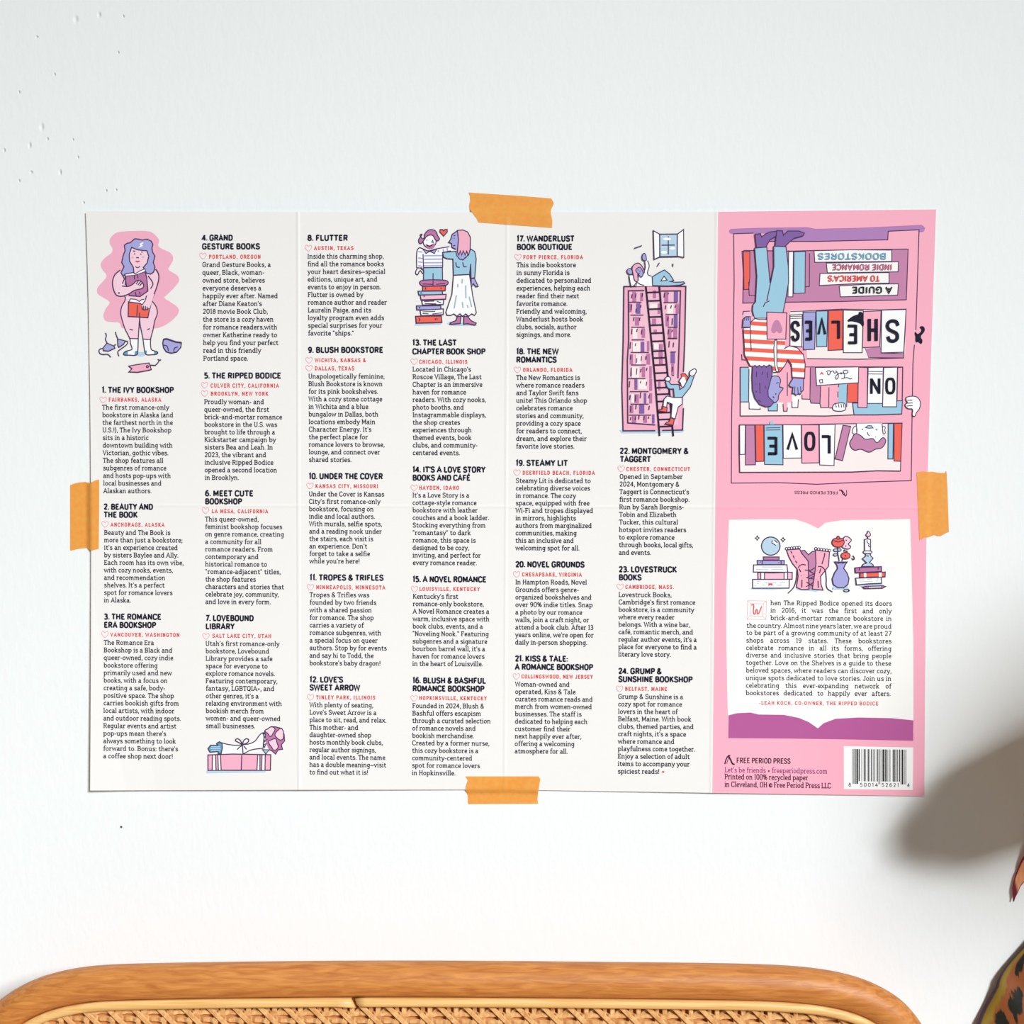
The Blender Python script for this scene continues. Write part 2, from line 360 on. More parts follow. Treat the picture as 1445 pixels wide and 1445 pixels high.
# ------------------------------------------------------------------ lettering: one skeleton alphabet, drawn with or without slab serifs
def E(cx, cy, rx, ry, n=8): return '@' + ' '.join('%.2f,%.2f' % (cx + rx * math.cos(2*math.pi*i/n), cy + ry * math.sin(2*math.pi*i/n)) for i in range(n))
def SQ(cx, cy, rx, ry):      # a squarer round for capitals
    return '@' + ' '.join('%.2f,%.2f' % (cx + rx * a, cy + ry * b) for a, b in ((1, 0), (.97, .5), (.62, .93), (0, 1), (-.62, .93), (-.97, .5), (-1, 0), (-.97, -.5), (-.62, -.93), (0, -1), (.62, -.93), (.97, -.5)))
G = {
 'a': (6.6, ['~1.3,5.5 2.2,6.4 3.6,6.5 4.6,5.6 4.7,4 4.7,1.6 5.2,.6 6.3,.6', '~4.7,3.9 2.8,3.8 1.3,3 1.1,1.7 1.9,.6 3.2,.5 4.7,1.8']),
 'b': (7.2, ['1.6,10.4 1.6,.2', E(3.9, 3.5, 2.3, 3), '_1,10,1.8']),
 'c': (6.0, ['~5.3,5.2 4.6,6.3 3.2,6.5 1.8,5.6 1.2,3.5 1.8,1.3 3.2,.5 4.6,.8 5.4,1.8']),
 'd': (7.3, ['5.4,10.4 5.4,0', E(3.2, 3.5, 2.2, 3), '_4.8,10,1.8', '_6,.45,1.6']),
 'e': (6.2, ['1.3,3.5 5.2,3.5', '~5.2,3.6 4.8,5.7 3.3,6.5 1.8,5.6 1.2,3.5 1.8,1.3 3.3,.5 4.7,.8 5.4,1.7']),
 'f': (4.6, ['~5,9.6 4,10.2 2.7,9.6 2.3,8 2.3,0', '.8,6.5 4.4,6.5', '_2.3,.45,2.8']),
 'g': (6.8, [E(3.1, 3.8, 2, 2.7), '~5.1,6.8 5.1,-1 4.4,-2.6 2.8,-3 1.3,-2.3', '_5.7,6.5,1.8']),
 'h': (7.3, ['1.6,10.4 1.6,0', '~1.6,4.6 2.6,6 4,6.5 5.3,5.6 5.5,4 5.5,0', '_1,10,1.8', '_1.6,.45,2.6', '_5.6,.45,2.4']),
 'i': (3.5, ['1.7,6.9 1.7,0', '_1.1,6.5,1.8', '_1.7,.45,2.8', '1.7,8.5 1.7,10']),
 'j': (3.4, ['~2,6.9 2,-1 1.4,-2.6 0,-2.8', '_1.4,6.5,1.8', '2,8.5 2,10']),
 'k': (7.0, ['1.6,10.4 1.6,0', '1.6,2.8 5,6.4', '2.8,4.1 5.4,.2', '_1,10,1.8', '_1.6,.45,2.6', '_5.5,.45,2.2', '_4.9,6.5,2.2']),
 'l': (3.5, ['1.7,10.4 1.7,0', '_1.1,10,1.8', '_1.7,.45,2.8']),
 'm': (10.4, ['1.6,6.9 1.6,0', '~1.6,4.8 2.5,6.2 3.7,6.5 4.8,5.6 5,4 5,0', '~5,4.8 5.9,6.2 7.1,6.5 8.2,5.6 8.4,4 8.4,0', '_1,6.5,1.8', '_1.6,.45,2.4', '_5,.45,2', '_8.6,.45,2.4']),
 'n': (7.3, ['1.6,6.9 1.6,0', '~1.6,4.6 2.6,6 4,6.5 5.3,5.6 5.5,4 5.5,0', '_1,6.5,1.8', '_1.6,.45,2.6', '_5.6,.45,2.4']),
 'o': (6.8, [E(3.4, 3.5, 2.3, 3)]),
 'p': (7.3, ['1.6,6.9 1.6,-3', E(3.9, 3.5, 2.3, 3), '_1,6.5,1.8', '_1.7,-2.6,2.8']),
 'q': (7.1, ['5.4,6.9 5.4,-3', E(3.2, 3.5, 2.2, 3), '_5.4,-2.6,2.8']),
 'r': (5.3, ['1.7,6.9 1.7,0', '~1.7,4.2 2.6,6 3.9,6.5 5,6', '_1.1,6.5,1.8', '_1.9,.45,3.2']),
 's': (6.0, ['~4.9,5.3 4,6.4 2.6,6.5 1.4,5.6 1.8,4.3 3.4,3.6 4.9,2.8 5,1.4 3.8,.5 2.2,.5 1,1.6']),
 't': (5.2, ['~2.2,8.8 2.2,1.8 2.8,.6 4,.5 4.9,1.1', '.6,6.5 4.6,6.5']),
 'u': (7.4, ['~1.6,6.9 1.6,2 2.4,.6 3.6,.5 4.8,1.2 5.4,2.6', '5.4,6.9 5.4,0', '_1,6.5,1.8', '_4.8,6.5,1.8', '_6.1,.45,1.6']),
 'v': (6.6, ['.9,6.8 3.3,.4 5.7,6.8', '_.9,6.5,2.4', '_5.7,6.5,2.2']),
 'w': (9.4, ['.9,6.8 2.7,.4 4.7,6.4 6.7,.4 8.5,6.8', '_.9,6.5,2.2', '_8.5,6.5,2.2']),
 'x': (6.5, ['1,6.7 5.4,.3', '5.3,6.7 1,.3', '_1,6.5,2.2', '_5.4,6.5,2.2', '_1,.45,2.2', '_5.5,.45,2.2']),
 'y': (6.6, ['.9,6.8 3.5,.6', '~5.8,6.8 3.4,.2 2.1,-2.4 .6,-2.7', '_.9,6.5,2.4', '_5.8,6.5,2.2']),
 'z': (6.2, ['1,6.4 5,6.4 1.2,.6 5.2,.6']),
 'A': (8.4, ['.9,0 4.2,9.6 7.5,0', '2.1,3.2 6.3,3.2', '_1,.45,2.4', '_7.4,.45,2.4']),
 'B': (7.6, ['1.7,10 1.7,0', '1.7,9.4 4,9.4', '~4,9.4 5.6,8.8 5.9,7.4 5.5,5.8 4,5.2', '4.2,5.2 1.7,5.2', '~4,5.2 5.9,4.6 6.4,2.9 5.9,1.2 4.2,.6', '4.4,.6 1.7,.6', '_1,9.5,1.8', '_1,.45,1.8']),
 'C': (7.6, ['~6.6,7.3 6.2,8.8 5,9.5 3.2,9.5 1.9,8.6 1.4,6.8 1.4,3.2 1.9,1.4 3.2,.5 5,.5 6.3,1.2 6.7,2.7']),
 'D': (8.0, ['1.7,10 1.7,0', '1.7,9.4 3.8,9.4', '~3.8,9.4 5.6,8.8 6.5,7.2 6.6,5 6.5,2.8 5.6,1.2 3.8,.6', '3.8,.6 1.7,.6', '_1,9.5,1.8', '_1,.45,1.8']),
 'E': (7.0, ['1.7,10 1.7,0', '1.7,9.4 6,9.4', '1.7,5.1 5.2,5.1', '1.7,.6 6.2,.6', '_1,9.5,1.8', '_1,.45,1.8', '|5.9,8.6,2', '|6.1,1.4,2']),
 'F': (6.7, ['1.7,10 1.7,0', '1.7,9.4 6,9.4', '1.7,4.9 5.2,4.9', '_1,9.5,1.8', '_1.8,.45,3', '|5.9,8.6,2']),
 'G': (8.0, ['~6.6,7.3 6.2,8.8 5,9.5 3.2,9.5 1.9,8.6 1.4,6.8 1.4,3.2 1.9,1.4 3.2,.5 5,.5 6.3,1.4 6.7,3 6.7,4.6', '4.2,4.6 7.2,4.6']),
 'H': (8.2, ['1.7,10 1.7,0', '6.5,10 6.5,0', '1.7,5.1 6.5,5.1', '_1.7,9.5,2.4', '_6.5,9.5,2.4', '_1.7,.45,2.4', '_6.5,.45,2.4']),
 'I': (3.6, ['1.8,10 1.8,0', '_1.8,9.5,2.9', '_1.8,.45,2.9']),
 'J': (5.8, ['~4.2,10 4.2,2.4 3.5,.8 2.2,.5 1,1.2 .8,2.6', '_4.2,9.5,2.6']),
 'K': (7.8, ['1.7,10 1.7,0', '1.7,4 6.4,9.9', '3,5.6 6.8,.1', '_1.6,9.5,2.2', '_6.4,9.5,2', '_1.6,.45,2.2', '_6.8,.45,2']),
 'L': (6.4, ['1.7,10 1.7,0', '1.7,.6 6,.6', '_1.7,9.5,2.6', '|5.9,1.4,2', '_1,.45,1.8']),
 'M': (9.4, ['1.6,0 1.6,10', '1.6,9.7 4.7,2.6 7.8,9.7', '7.8,10 7.8,0', '_1.2,9.5,1.8', '_8.2,9.5,1.8', '_1.6,.45,2.2', '_7.8,.45,2.2']),
 'N': (8.2, ['1.6,0 1.6,10', '1.7,9.4 6.5,.6', '6.6,10 6.6,0', '_1.2,9.5,1.8', '_6.6,9.5,2.2', '_1.6,.45,2.2']),
 'O': (8.0, [SQ(4, 5, 2.6, 4.5)]),
 'P': (7.2, ['1.7,10 1.7,0', '1.7,9.4 4.2,9.4', '~4.2,9.4 5.8,8.8 6.2,7.1 5.8,5.3 4.2,4.6', '4.2,4.6 1.7,4.6', '_1,9.5,1.8', '_1.8,.45,3']),
 'Q': (8.0, [SQ(4, 5, 2.6, 4.5), '4.4,2.8 6.8,-.8']),
 'R': (7.7, ['1.7,10 1.7,0', '1.7,9.4 4.2,9.4', '~4.2,9.4 5.8,8.8 6.2,7.2 5.8,5.5 4.2,4.9', '4.2,4.9 1.7,4.9', '4,4.9 6.5,.1', '_1,9.5,1.8', '_1.7,.45,2.4', '_6.7,.45,1.8']),
 'S': (7.2, ['~5.9,7.4 5.3,9 3.8,9.6 2.1,9.1 1.4,7.6 2,6 3.8,5.1 5.5,4.1 6.1,2.5 5.3,.9 3.6,.4 1.9,.9 1.1,2.6']),
 'T': (7.0, ['.5,9.4 6.5,9.4', '3.5,9.4 3.5,0', '_3.5,.45,2.8', '|.6,8.6,2', '|6.4,8.6,2']),
 'U': (8.0, ['1.6,10 1.6,3', '~1.6,3 2,1.4 3,.6 4,.45 5,.6 6,1.4 6.4,3', '6.4,3 6.4,10', '_1.6,9.5,2.4', '_6.4,9.5,2.4']),
 'V': (7.6, ['.8,10 3.8,.3 6.8,10', '_.9,9.5,2.2', '_6.7,9.5,2.2']),
 'W': (10.6, ['.8,10 3,.3 5.3,9.2 7.6,.3 9.8,10', '_.9,9.5,2.2', '_9.7,9.5,2.2']),
 'X': (7.6, ['1,9.9 6.6,.1', '6.5,9.9 1,.1', '_1,9.5,2', '_6.5,9.5,2', '_1,.45,2', '_6.6,.45,2']),
 'Y': (7.4, ['.8,10 3.7,4.8 6.6,10', '3.7,4.8 3.7,0', '_.9,9.5,2', '_6.5,9.5,2', '_3.7,.45,2.6']),
 'Z': (7.0, ['1,9.4 6,9.4 1,.6 6.2,.6']),
 '0': (7.0, [SQ(3.5, 5, 2.3, 4.5)]),
 '1': (4.6, ['1,8.4 2.6,9.7 2.6,0', '_2.6,.45,3']),
 '2': (6.8, ['~1.2,7.6 1.8,9 3.2,9.6 4.8,9.1 5.4,7.5 4.8,5.6 1.2,.6', '1.2,.6 5.8,.6']),
 '3': (6.8, ['~1.2,8.2 2.2,9.4 3.6,9.5 5,8.6 5,6.6 3.8,5.4 2.4,5.2', '~2.6,5.2 4.4,5 5.5,3.8 5.4,1.8 4.2,.6 2.6,.5 1,1.7']),
 '4': (7.0, ['4.6,9.8 .9,3 6.4,3', '4.6,9.8 4.6,0']),
 '5': (6.8, ['5.4,9.4 1.8,9.4 1.5,5.2', '~1.5,5.2 3,5.8 4.6,5.4 5.5,4 5.4,2 4.2,.7 2.5,.5 1,1.5']),
 '6': (6.9, ['~5.2,8.4 4,9.5 2.6,9 1.6,7.2 1.3,3.4', E(3.5, 3.2, 2.2, 2.7)]),
 '7': (6.4, ['.9,9.4 5.5,9.4 2.4,0']),
 '8': (6.9, [E(3.5, 7.4, 1.9, 2.1), E(3.5, 2.9, 2.3, 2.4)]),
 '9': (6.9, ['~1.7,1.6 2.9,.5 4.3,1 5.3,2.8 5.6,6.6', E(3.4, 6.8, 2.2, 2.7)]),
 '.': (2.6, ['1.3,0 1.3,1.6']), ',': (2.6, ['1.5,1.5 1.5,.2 .8,-1.5']), ':': (2.8, ['1.4,0 1.4,1.6', '1.4,4.6 1.4,6.2']),
 ';': (2.8, ['1.5,1.5 1.5,.2 .8,-1.5', '1.4,4.6 1.4,6.2']), '!': (3.2, ['1.6,10 1.6,3', '1.6,0 1.6,1.5']),
 "'": (2.2, ['1.2,10.2 1,7.4']), '“': (4.4, ['1.2,10 1,7.6', '3,10 2.8,7.6']), '”': (4.4, ['1.2,10 1,7.6', '3,10 2.8,7.6']),
 '-': (4.2, ['.6,3.6 3.6,3.6']), '—': (7.4, ['.4,3.6 7,3.6']), '(': (3.6, ['~3,10.6 1.7,7.6 1.4,4.4 1.8,1.2 3,-1.6']), ')': (3.6, ['~.7,10.6 2,7.6 2.3,4.4 1.9,1.2 .7,-1.6']),
 '&': (8.2, ['~7,.2 4.6,3.4 2.4,6.4 2.2,8.3 3.2,9.5 4.6,9.2 5,7.8 4,6.2 2,4.6 1.2,2.6 2,.9 3.8,.4 5.6,1.6 6.8,4.2']),
 '%': (9.4, [E(2.4, 7.2, 1.4, 2), E(7, 2.6, 1.4, 2), '6.8,9.6 2.6,.3']), '+': (5.4, ['.8,3.8 4.6,3.8', '2.7,5.7 2.7,1.9']),
 '©': (7.4, [E(3.7, 4, 3, 3.4), '~4.7,5 3.8,5.5 2.7,4.6 2.7,3.3 3.8,2.5 4.7,3']), '*': (6, ['1,3.6 5,3.6', '2,5.4 4,1.8', '4,5.4 2,1.8']),
}
G['é'] = (6.2, G['e'][1] + ['3,8.2 4.4,10']); G['É'] = (7.0, G['E'][1] + ['3.2,11 4.8,12.6'])
SPACE = 3.0
PARSED = {}
def glyph(ch, n):
    if (ch, n) in PARSED: return PARSED[(ch, n)]
    adv, st = G[ch]; out = []
    for s in st:
        if s[0] in '_|':
            x, y, w = [float(q) for q in s[1:].split(',')]
            out.append((s[0], [(x - w/2, y), (x + w/2, y)] if s[0] == '_' else [(x, y - w/2), (x, y + w/2)], False))
            continue
        sm = s[0] in '~@'; cl = s[0] == '@'
        pts = [tuple(float(v) for v in q.split(',')) for q in (s[1:] if sm else s).split()]
        if sm: pts = [(p.x, p.y) for p in hermite(pts, cl, n)]
        out.append(('s', pts, cl))
    PARSED[(ch, n)] = (adv, out)
    return PARSED[(ch, n)]
def natural(text, track=0):
    return sum((SPACE if c == ' ' else G[c][0]) + track for c in text) - track
def letter(art, text, x0, x1, base, cap, pen, k, serif=True, slope=0.0, track=0.0, justify=False, n=2, flip=False, thin=None):
    """set a line between x0 and x1 (photo pixels); cap = capital height in pixels"""
    u = cap / 10.0
    nat = natural(text, track)
    sp = 0.0
    if justify:
        gaps = text.count(' ')
        sx = u * 1.11
        sp = (x1 - x0 - nat * sx) / max(gaps, 1)
    else: sx = (x1 - x0) / nat
    cx = 0.0
    art.layer += 0.25
    def M(px, py):
        X = cx + px * sx
        if flip: return (x1 - X, base + py * u - slope * X)
        return (x0 + X, base - py * u + slope * X)
    for ch in text:
        if ch == ' ': cx += (SPACE + track) * sx + sp; continue
        adv, st = glyph(ch, n)
        for typ, pts, cl in st:
            if typ in '_|' and not serif: continue
            art.ribbon([M(*p) for p in pts], (thin or pen * 0.78) if typ in '_|' else pen, k, cl)
        cx += (adv + track) * sx
def heart_pts(cx, cy, w):
    return [(cx + w * a, cy + w * b) for a, b in ((0, .46), (-.36, .16), (-.5, -.12), (-.42, -.36), (-.2, -.42), (0, -.22), (.2, -.42), (.42, -.36), (.5, -.12), (.36, .16))]

# ------------------------------------------------------------------ the poster
base_pt = W(720, 1115, 0)
poster = empty('wall_poster', (base_pt.x, -0.001, base_pt.z), 'folded paper guide with shop listings and a pink panel, taped to the white wall', 'poster')
bpy.context.view_layer.update()
pm = mat('poster_paper', (246, 243, 240), 0.7, 0.15)
bm = bmesh.new()
bm.faces.new([bm.verts.new((x, y, 0)) for x, y in OUTLINE])
px_cut(bm, CUTS + GRID)
for v in bm.verts: v.co = W(v.co.x, v.co.y, -paper(v.co.x, v.co.y))
bm.normal_update()
for f in bm.faces:
    if f.normal.y > 0: f.normal_flip()
sheet = from_bm('paper_sheet', bm, poster, [pm], smooth=False)
sheet['label'] = 'white sheet creased into eight panels'
so = sheet.modifiers.new('thickness', 'SOLIDIFY'); so.thickness = 0.00016; so.offset = -1

def slope_at(y): return -0.0017 + (y - 297) / 820 * 0.0093
def listing(t, heads, locs, hearts, body, y0, y1, xa, xb, ends, tb=None, word=None):
    """one numbered listing: t, tb = (origin x, origin y, scale) of the measurements"""
    ox, oy, s = t
    tb = tb or t
    a = Art(8)
    lines = body.split(' / ')
    assert len(lines) == len(ends), (len(lines), len(ends), lines[0])
    for i, (tx, e) in enumerate(zip(lines, ends)):
        k = i / max(len(lines) - 1, 1)
        x0 = tb[0] + (xa + (xb - xa) * k) / tb[2]; x1 = tb[0] + e / tb[2]
        y = tb[1] + (y0 + (y1 - y0) * k) / tb[2] + 2.4
        sl = slope_at(y)
        letter(a, tx, x0, x1, y - sl * (x1 - x0) / 2, 6.75, 1.12, 'body', True, sl)
    o = a.make('shop_listing', poster, word)
    a = Art(8)
    for tx, x0, x1, yc in heads:
        X0, X1, Y = ox + x0 / s, ox + x1 / s, oy + yc / s + 3.9
        sl = slope_at(Y); letter(a, tx, X0, X1, Y - sl * (X1 - X0) / 2, 7.8, 2.1, 'navy', False, sl, n=3)
    a.make('heading', o, 'bold dark capital heading')
    a = Art(8)
    for tx, x0, x1, yc in locs:
        X0, X1, Y = ox + x0 / s, ox + x1 / s, oy + yc / s + 2.6
        sl = slope_at(Y); letter(a, tx, X0, X1, Y - sl * (X1 - X0) / 2, 5.2, 1.15, 'loc', True, sl, track=2.2)
    a.make('location_line', o, 'small red spaced capitals')
    for hx, hy in hearts:
        a = Art(8)
        a.line(heart_pts(ox + hx / s, oy + hy / s + .3, 9.4), 0.8, 'heart', True, True, 3)
        a.make('heart_icon', o, 'pale red outlined heart')
    return o

A_ = (90, 530, 4.815); B_ = (90, 820, 4.815); C_ = (270, 310, 6.569); D_ = (270, 510, 6.569); E_ = (270, 720, 3.706)
F_ = (420, 310, 6.569); G_ = (420, 520, 4.981); H_ = (420, 800, 4.6625); I_ = (570, 470, 4.253); J_ = (570, 800, 4.66)
K_ = (710, 310, 4.253); L_ = (710, 640, 4.98); M_ = (710, 915, 7.413); N_ = (860, 620, 4.66); O_ = (860, 930, 7.227)
listing(A_, [('1. THE IVY BOOKSHOP', 258, 747, 97)], [('FAIRBANKS, ALASKA', 305, 662, 163)], [(268, 163)],
 "The first romance-only / bookstore in Alaska (and / the farthest north in the / U.S.!), The Ivy Bookshop / sits in a historic / downtown building with / Victorian, gothic vibes. / The shop features all / subgenres of romance / and hosts pop-ups with / local businesses and / Alaskan authors.",
 220, 787, 260, 268, [717, 745, 742, 732, 577, 740, 712, 678, 698, 728, 665, 597])
listing(A_, [('2. BEAUTY AND', 271, 607, 891), ('THE BOOK', 271, 503, 945)], [('ANCHORAGE, ALASKA', 318, 684, 1013)], [(281, 1008)],
 "Beauty and The Book is / more than just a bookstore; / it's an experience created / by sisters Baylee and Ally. / Each room has its own vibe, / with cozy nooks, events, / and recommendation / shelves. It's a perfect / spot for romance lovers / in Alaska.",
 1071, 1530, 273, 272, [725, 808, 775, 780, 815, 742, 690, 686, 740, 457])
listing(B_, [('3. THE ROMANCE', 272, 664, 242), ('ERA BOOKSHOP', 272, 627, 298)], [('VANCOUVER, WASHINGTON', 317, 786, 365)], [(280, 360)],
 "The Romance Era / Bookshop is a Black and / queer-owned, cozy indie / bookstore offering / primarily used and new / books, with a focus on / creating a safe, body- / positive space. The shop / carries bookish gifts from / local artists, with indoor / and outdoor reading spots. / Regular events and artist / pop-ups mean there's / always something to look / forward to. Bonus: there's / a coffee shop next door!",
 422, 1194, 271, 267, [614, 738, 745, 638, 735, 705, 690, 750, 783, 752, 797, 766, 697, 763, 778, 743])
listing(C_, [('4. GRAND', 98, 385, 167), ('GESTURE BOOKS', 98, 637, 247)], [('PORTLAND, OREGON', 163, 643, 343)], [(108, 333)],
 "Grand Gesture Books, a / queer, Black, woman- / owned store, believes / everyone deserves a / happily ever after. Named / after Diane Keaton's / 2018 movie Book Club, / the store is a cozy haven / for romance readers,with / owner Katherine ready to / help you find your perfect / read in this friendly / Portland space.",
 422, 1290, 100, 110, [738, 678, 683, 650, 803, 655, 710, 763, 798, 797, 808, 648, 527])
listing(D_, [('5. THE RIPPED BODICE', 117, 834, 131)], [('CULVER CITY, CALIFORNIA', 178, 812, 224), ('BROOKLYN, NEW YORK', 180, 714, 299)], [(123, 217), (123, 294)],
 "Proudly woman- and / queer-owned, the first / brick-and-mortar romance / bookstore in the U.S. was / brought to life through a / Kickstarter campaign by / sisters Bea and Leah. In / 2023, the vibrant and / inclusive Ripped Bodice / opened a second location / in Brooklyn.",
 380, 1082, 118, 123, [675, 722, 843, 797, 777, 785, 757, 695, 762, 795, 442])
listing(D_, [('6. MEET CUTE', 126, 577, 1223), ('BOOKSHOP', 126, 470, 1297)], [('LA MESA, CALIFORNIA', 190, 712, 1389)], [(132, 1380)],
 "This queer-owned, / feminist bookshop focuses / on genre romance, creating / a community for all / romance readers. From / contemporary and / historical romance to / “romance-adjacent” titles, / the shop features / characters and stories that / celebrate joy, community, / and love in every form.",
 50, 482, 71, 73, [353, 476, 485, 367, 427, 352, 397, 468, 338, 485, 459, 417], E_)
listing(E_, [('7. LOVEBOUND', 74, 327, 564), ('LIBRARY', 74, 227, 607)], [('SALT LAKE CITY, UTAH', 110, 418, 657)], [(77, 657)],
 "Utah's first romance-only / bookstore, Lovebound / Library provides a safe / space for everyone to / explore romance novels. / Featuring contemporary, / fantasy, LGBTQIA+, and / other genres, it's a / relaxing environment with / bookish merch from / women- and queer-owned / small businesses.",
 701, 1131, 74, 75, [462, 408, 425, 400, 438, 451, 435, 353, 474, 380, 467, 334])
listing(F_, [('8. FLUTTER', 90, 467, 168)], [('AUSTIN, TEXAS', 152, 518, 263)], [(100, 260)],
 "Inside this charming shop, / find all the romance books / your heart desires—special / editions, unique art, and / events to enjoy in person. / Flutter is owned by / romance author and reader / Laurelin Paige, and its / loyalty program even adds / special surprises for your / favorite “ships.”",
 344, 1057, 90, 95, [800, 801, 815, 740, 775, 610, 828, 683, 803, 787, 524])
listing(F_, [('9. BLUSH BOOKSTORE', 95, 795, 1207)], [('WICHITA, KANSAS &', 160, 633, 1302), ('DALLAS, TEXAS', 160, 525, 1378)], [(106, 1299), (106, 1374)],
 "Unapologetically feminine, / Blush Bookstore is known / for its pink bookshelves. / With a cozy stone cottage / in Wichita and a blue / bungalow in Dallas, both / locations embody Main / Character Energy. It's / the perfect place for / romance lovers to browse, / lounge, and connect over / shared stories.",
 59, 645, 75, 78, [612, 598, 567, 596, 498, 568, 547, 520, 495, 612, 580, 380], G_)
listing(G_, [('10. UNDER THE COVER', 78, 600, 757)], [('KANSAS CITY, MISSOURI', 125, 566, 827)], [(87, 823)],
 "Under the Cover is Kansas / City's first romance-only / bookstore, focusing on / indie and local authors. / With murals, selfie spots, / and a reading nook under / the stairs, each visit is / an experience. Don't / forget to take a selfie / while you're here!",
 887, 1358, 78, 82, [610, 583, 535, 544, 594, 592, 532, 490, 510, 438])
listing(H_, [('11. TROPES & TRIFLES', 78, 566, 70)], [('MINNEAPOLIS, MINNESOTA', 122, 577, 134)], [(85, 131)],
 "Tropes & Trifles was / founded by two friends / with a shared passion / for romance. The shop / carries a variety of / romance subgenres, with / a special focus on queer / authors. Stop by for events / and say hi to Todd, the / bookstore's baby dragon!",
 188, 637, 78, 78, [473, 519, 488, 502, 435, 551, 527, 587, 501, 547])
listing(H_, [("12. LOVE'S", 78, 300, 741), ('SWEET ARROW', 78, 411, 794)], [('TINLEY PARK, ILLINOIS', 122, 511, 859)], [(85, 855)],
 "With plenty of seating, / Love's Sweet Arrow is a / place to sit, read, and relax. / This mother- and / daughter-owned shop / hosts monthly book clubs, / regular author signings, / and local events. The name / has a double meaning—visit / to find out what it is!",
 913, 1355, 78, 77, [498, 520, 585, 400, 485, 561, 515, 578, 583, 465])
listing(I_, [('13. THE LAST', 50, 317, 57), ('CHAPTER BOOK SHOP', 50, 489, 110)], [('CHICAGO, ILLINOIS', 91, 381, 172)], [(62, 169)],
 "Located in Chicago's / Roscoe Village, The Last / Chapter is an immersive / haven for romance / readers. With cozy nooks, / photo booths, and / Instagrammable displays, / the shop creates / experiences through / themed events, book / clubs, and community- / centered events.",
 221, 722, 51, 52, [404, 467, 472, 374, 493, 360, 493, 338, 407, 407, 443, 337])
listing(I_, [("14. IT'S A LOVE STORY", 51, 490, 819), ('BOOKS AND CAFÉ', 51, 400, 868)], [('HAYDEN, IDAHO', 91, 331, 928)], [(62, 927)],
 "It's a Love Story is a / cottage-style romance / bookstore with leather / couches and a book ladder. / Stocking everything from / “romantasy” to dark / romance, this space is / designed to be cozy, / inviting, and perfect for / every romance reader.",
 977, 1382, 51, 52, [393, 437, 443, 512, 491, 403, 432, 392, 462, 439])
listing(J_, [('15. A NOVEL ROMANCE', 57, 543, 81)], [('LOUISVILLE, KENTUCKY', 102, 499, 145)], [(70, 143)],
 "Kentucky's first / romance-only bookstore, / A Novel Romance creates a / warm, inclusive space with / book clubs, events, and a / “Noveling Nook.” Featuring / subgenres and a signature / bourbon barrel wall, it's a / haven for romance lovers / in the heart of Louisville.",
 198, 641, 58, 55, [358, 526, 562, 563, 520, 559, 549, 535, 531, 521])
listing(J_, [('16. BLUSH & BASHFUL', 56, 540, 747), ('ROMANCE BOOKSHOP', 56, 529, 800)], [('HOPKINSVILLE, KENTUCKY', 100, 545, 863)], [(67, 862)],
 "Founded in 2024, Blush & / Bashful offers escapism / through a curated selection / of romance novels and / bookish merchandise. / Created by a former nurse, / this cozy bookstore is a / community-centered / spot for romance lovers / in Hopkinsville.",
 918, 1359, 55, 52, [529, 508, 571, 473, 462, 563, 490, 450, 501, 340])
listing(K_, [('17. WANDERLUST', 81, 428, 113), ('BOOK BOUTIQUE', 81, 416, 163)], [('FORT PIERCE, FLORIDA', 121, 479, 225)], [(89, 223)],
 "This indie bookstore / in sunny Florida is / dedicated to personalized / experiences, helping each / reader find their next / favorite romance. / Friendly and welcoming, / Wanderlust hosts book / clubs, socials, author / signings, and more.",
 275, 693, 80, 78, [438, 400, 530, 524, 457, 387, 502, 482, 442, 410])
listing(K_, [('18. THE NEW', 78, 334, 790), ('ROMANTICS', 78, 322, 840)], [('ORLANDO, FLORIDA', 119, 416, 901)], [(86, 899)],
 "The New Romantics is / where romance readers / and Taylor Swift fans / unite! This Orlando shop / celebrates romance / stories and community, / providing a cozy space / for readers to connect, / dream, and explore their / favorite love stories.",
 951, 1363, 78, 77, [462, 489, 453, 505, 418, 484, 466, 473, 502, 429])
listing(L_, [('19. STEAMY LIT', 88, 455, 66)], [('DEERFIELD BEACH, FLORIDA', 137, 645, 135)], [(98, 132)],
 "Steamy Lit is dedicated to / celebrating diverse voices / in romance. The cozy / space, equipped with free / Wi-Fi and tropes displayed / in mirrors, highlights / authors from marginalized / communities, making / this an inclusive and / welcoming spot for all.",
 195, 668, 88, 86, [617, 612, 513, 608, 633, 513, 624, 518, 497, 538])
listing(L_, [('20. NOVEL GROUNDS', 86, 573, 779)], [('CHESAPEAKE, VIRGINIA', 133, 553, 850)], [(96, 847)],
 "In Hampton Roads, Novel / Grounds offers genre- / organized bookshelves and / over 90% indie titles. Snap / a photo by our romance / walls, join a craft night, or / attend a book club. After 13 / years online, we're open for / daily in-person shopping.",
 908, 1332, 86, 84, [590, 533, 622, 631, 557, 605, 636, 637, 592])
listing(M_, [('21. KISS & TALE:', 124, 680, 107), ('A ROMANCE BOOKSHOP', 122, 941, 194)], [('COLLINGSWOOD, NEW JERSEY', 192, 938, 295)], [(140, 290)],
 "Woman-owned and / operated, Kiss & Tale / curates romance reads and / merch from women-owned / businesses. The staff is / dedicated to helping each / customer find their / next happily ever after, / offering a welcoming / atmosphere for all.",
 382, 1082, 125, 120, [697, 760, 938, 930, 823, 883, 705, 820, 748, 678])
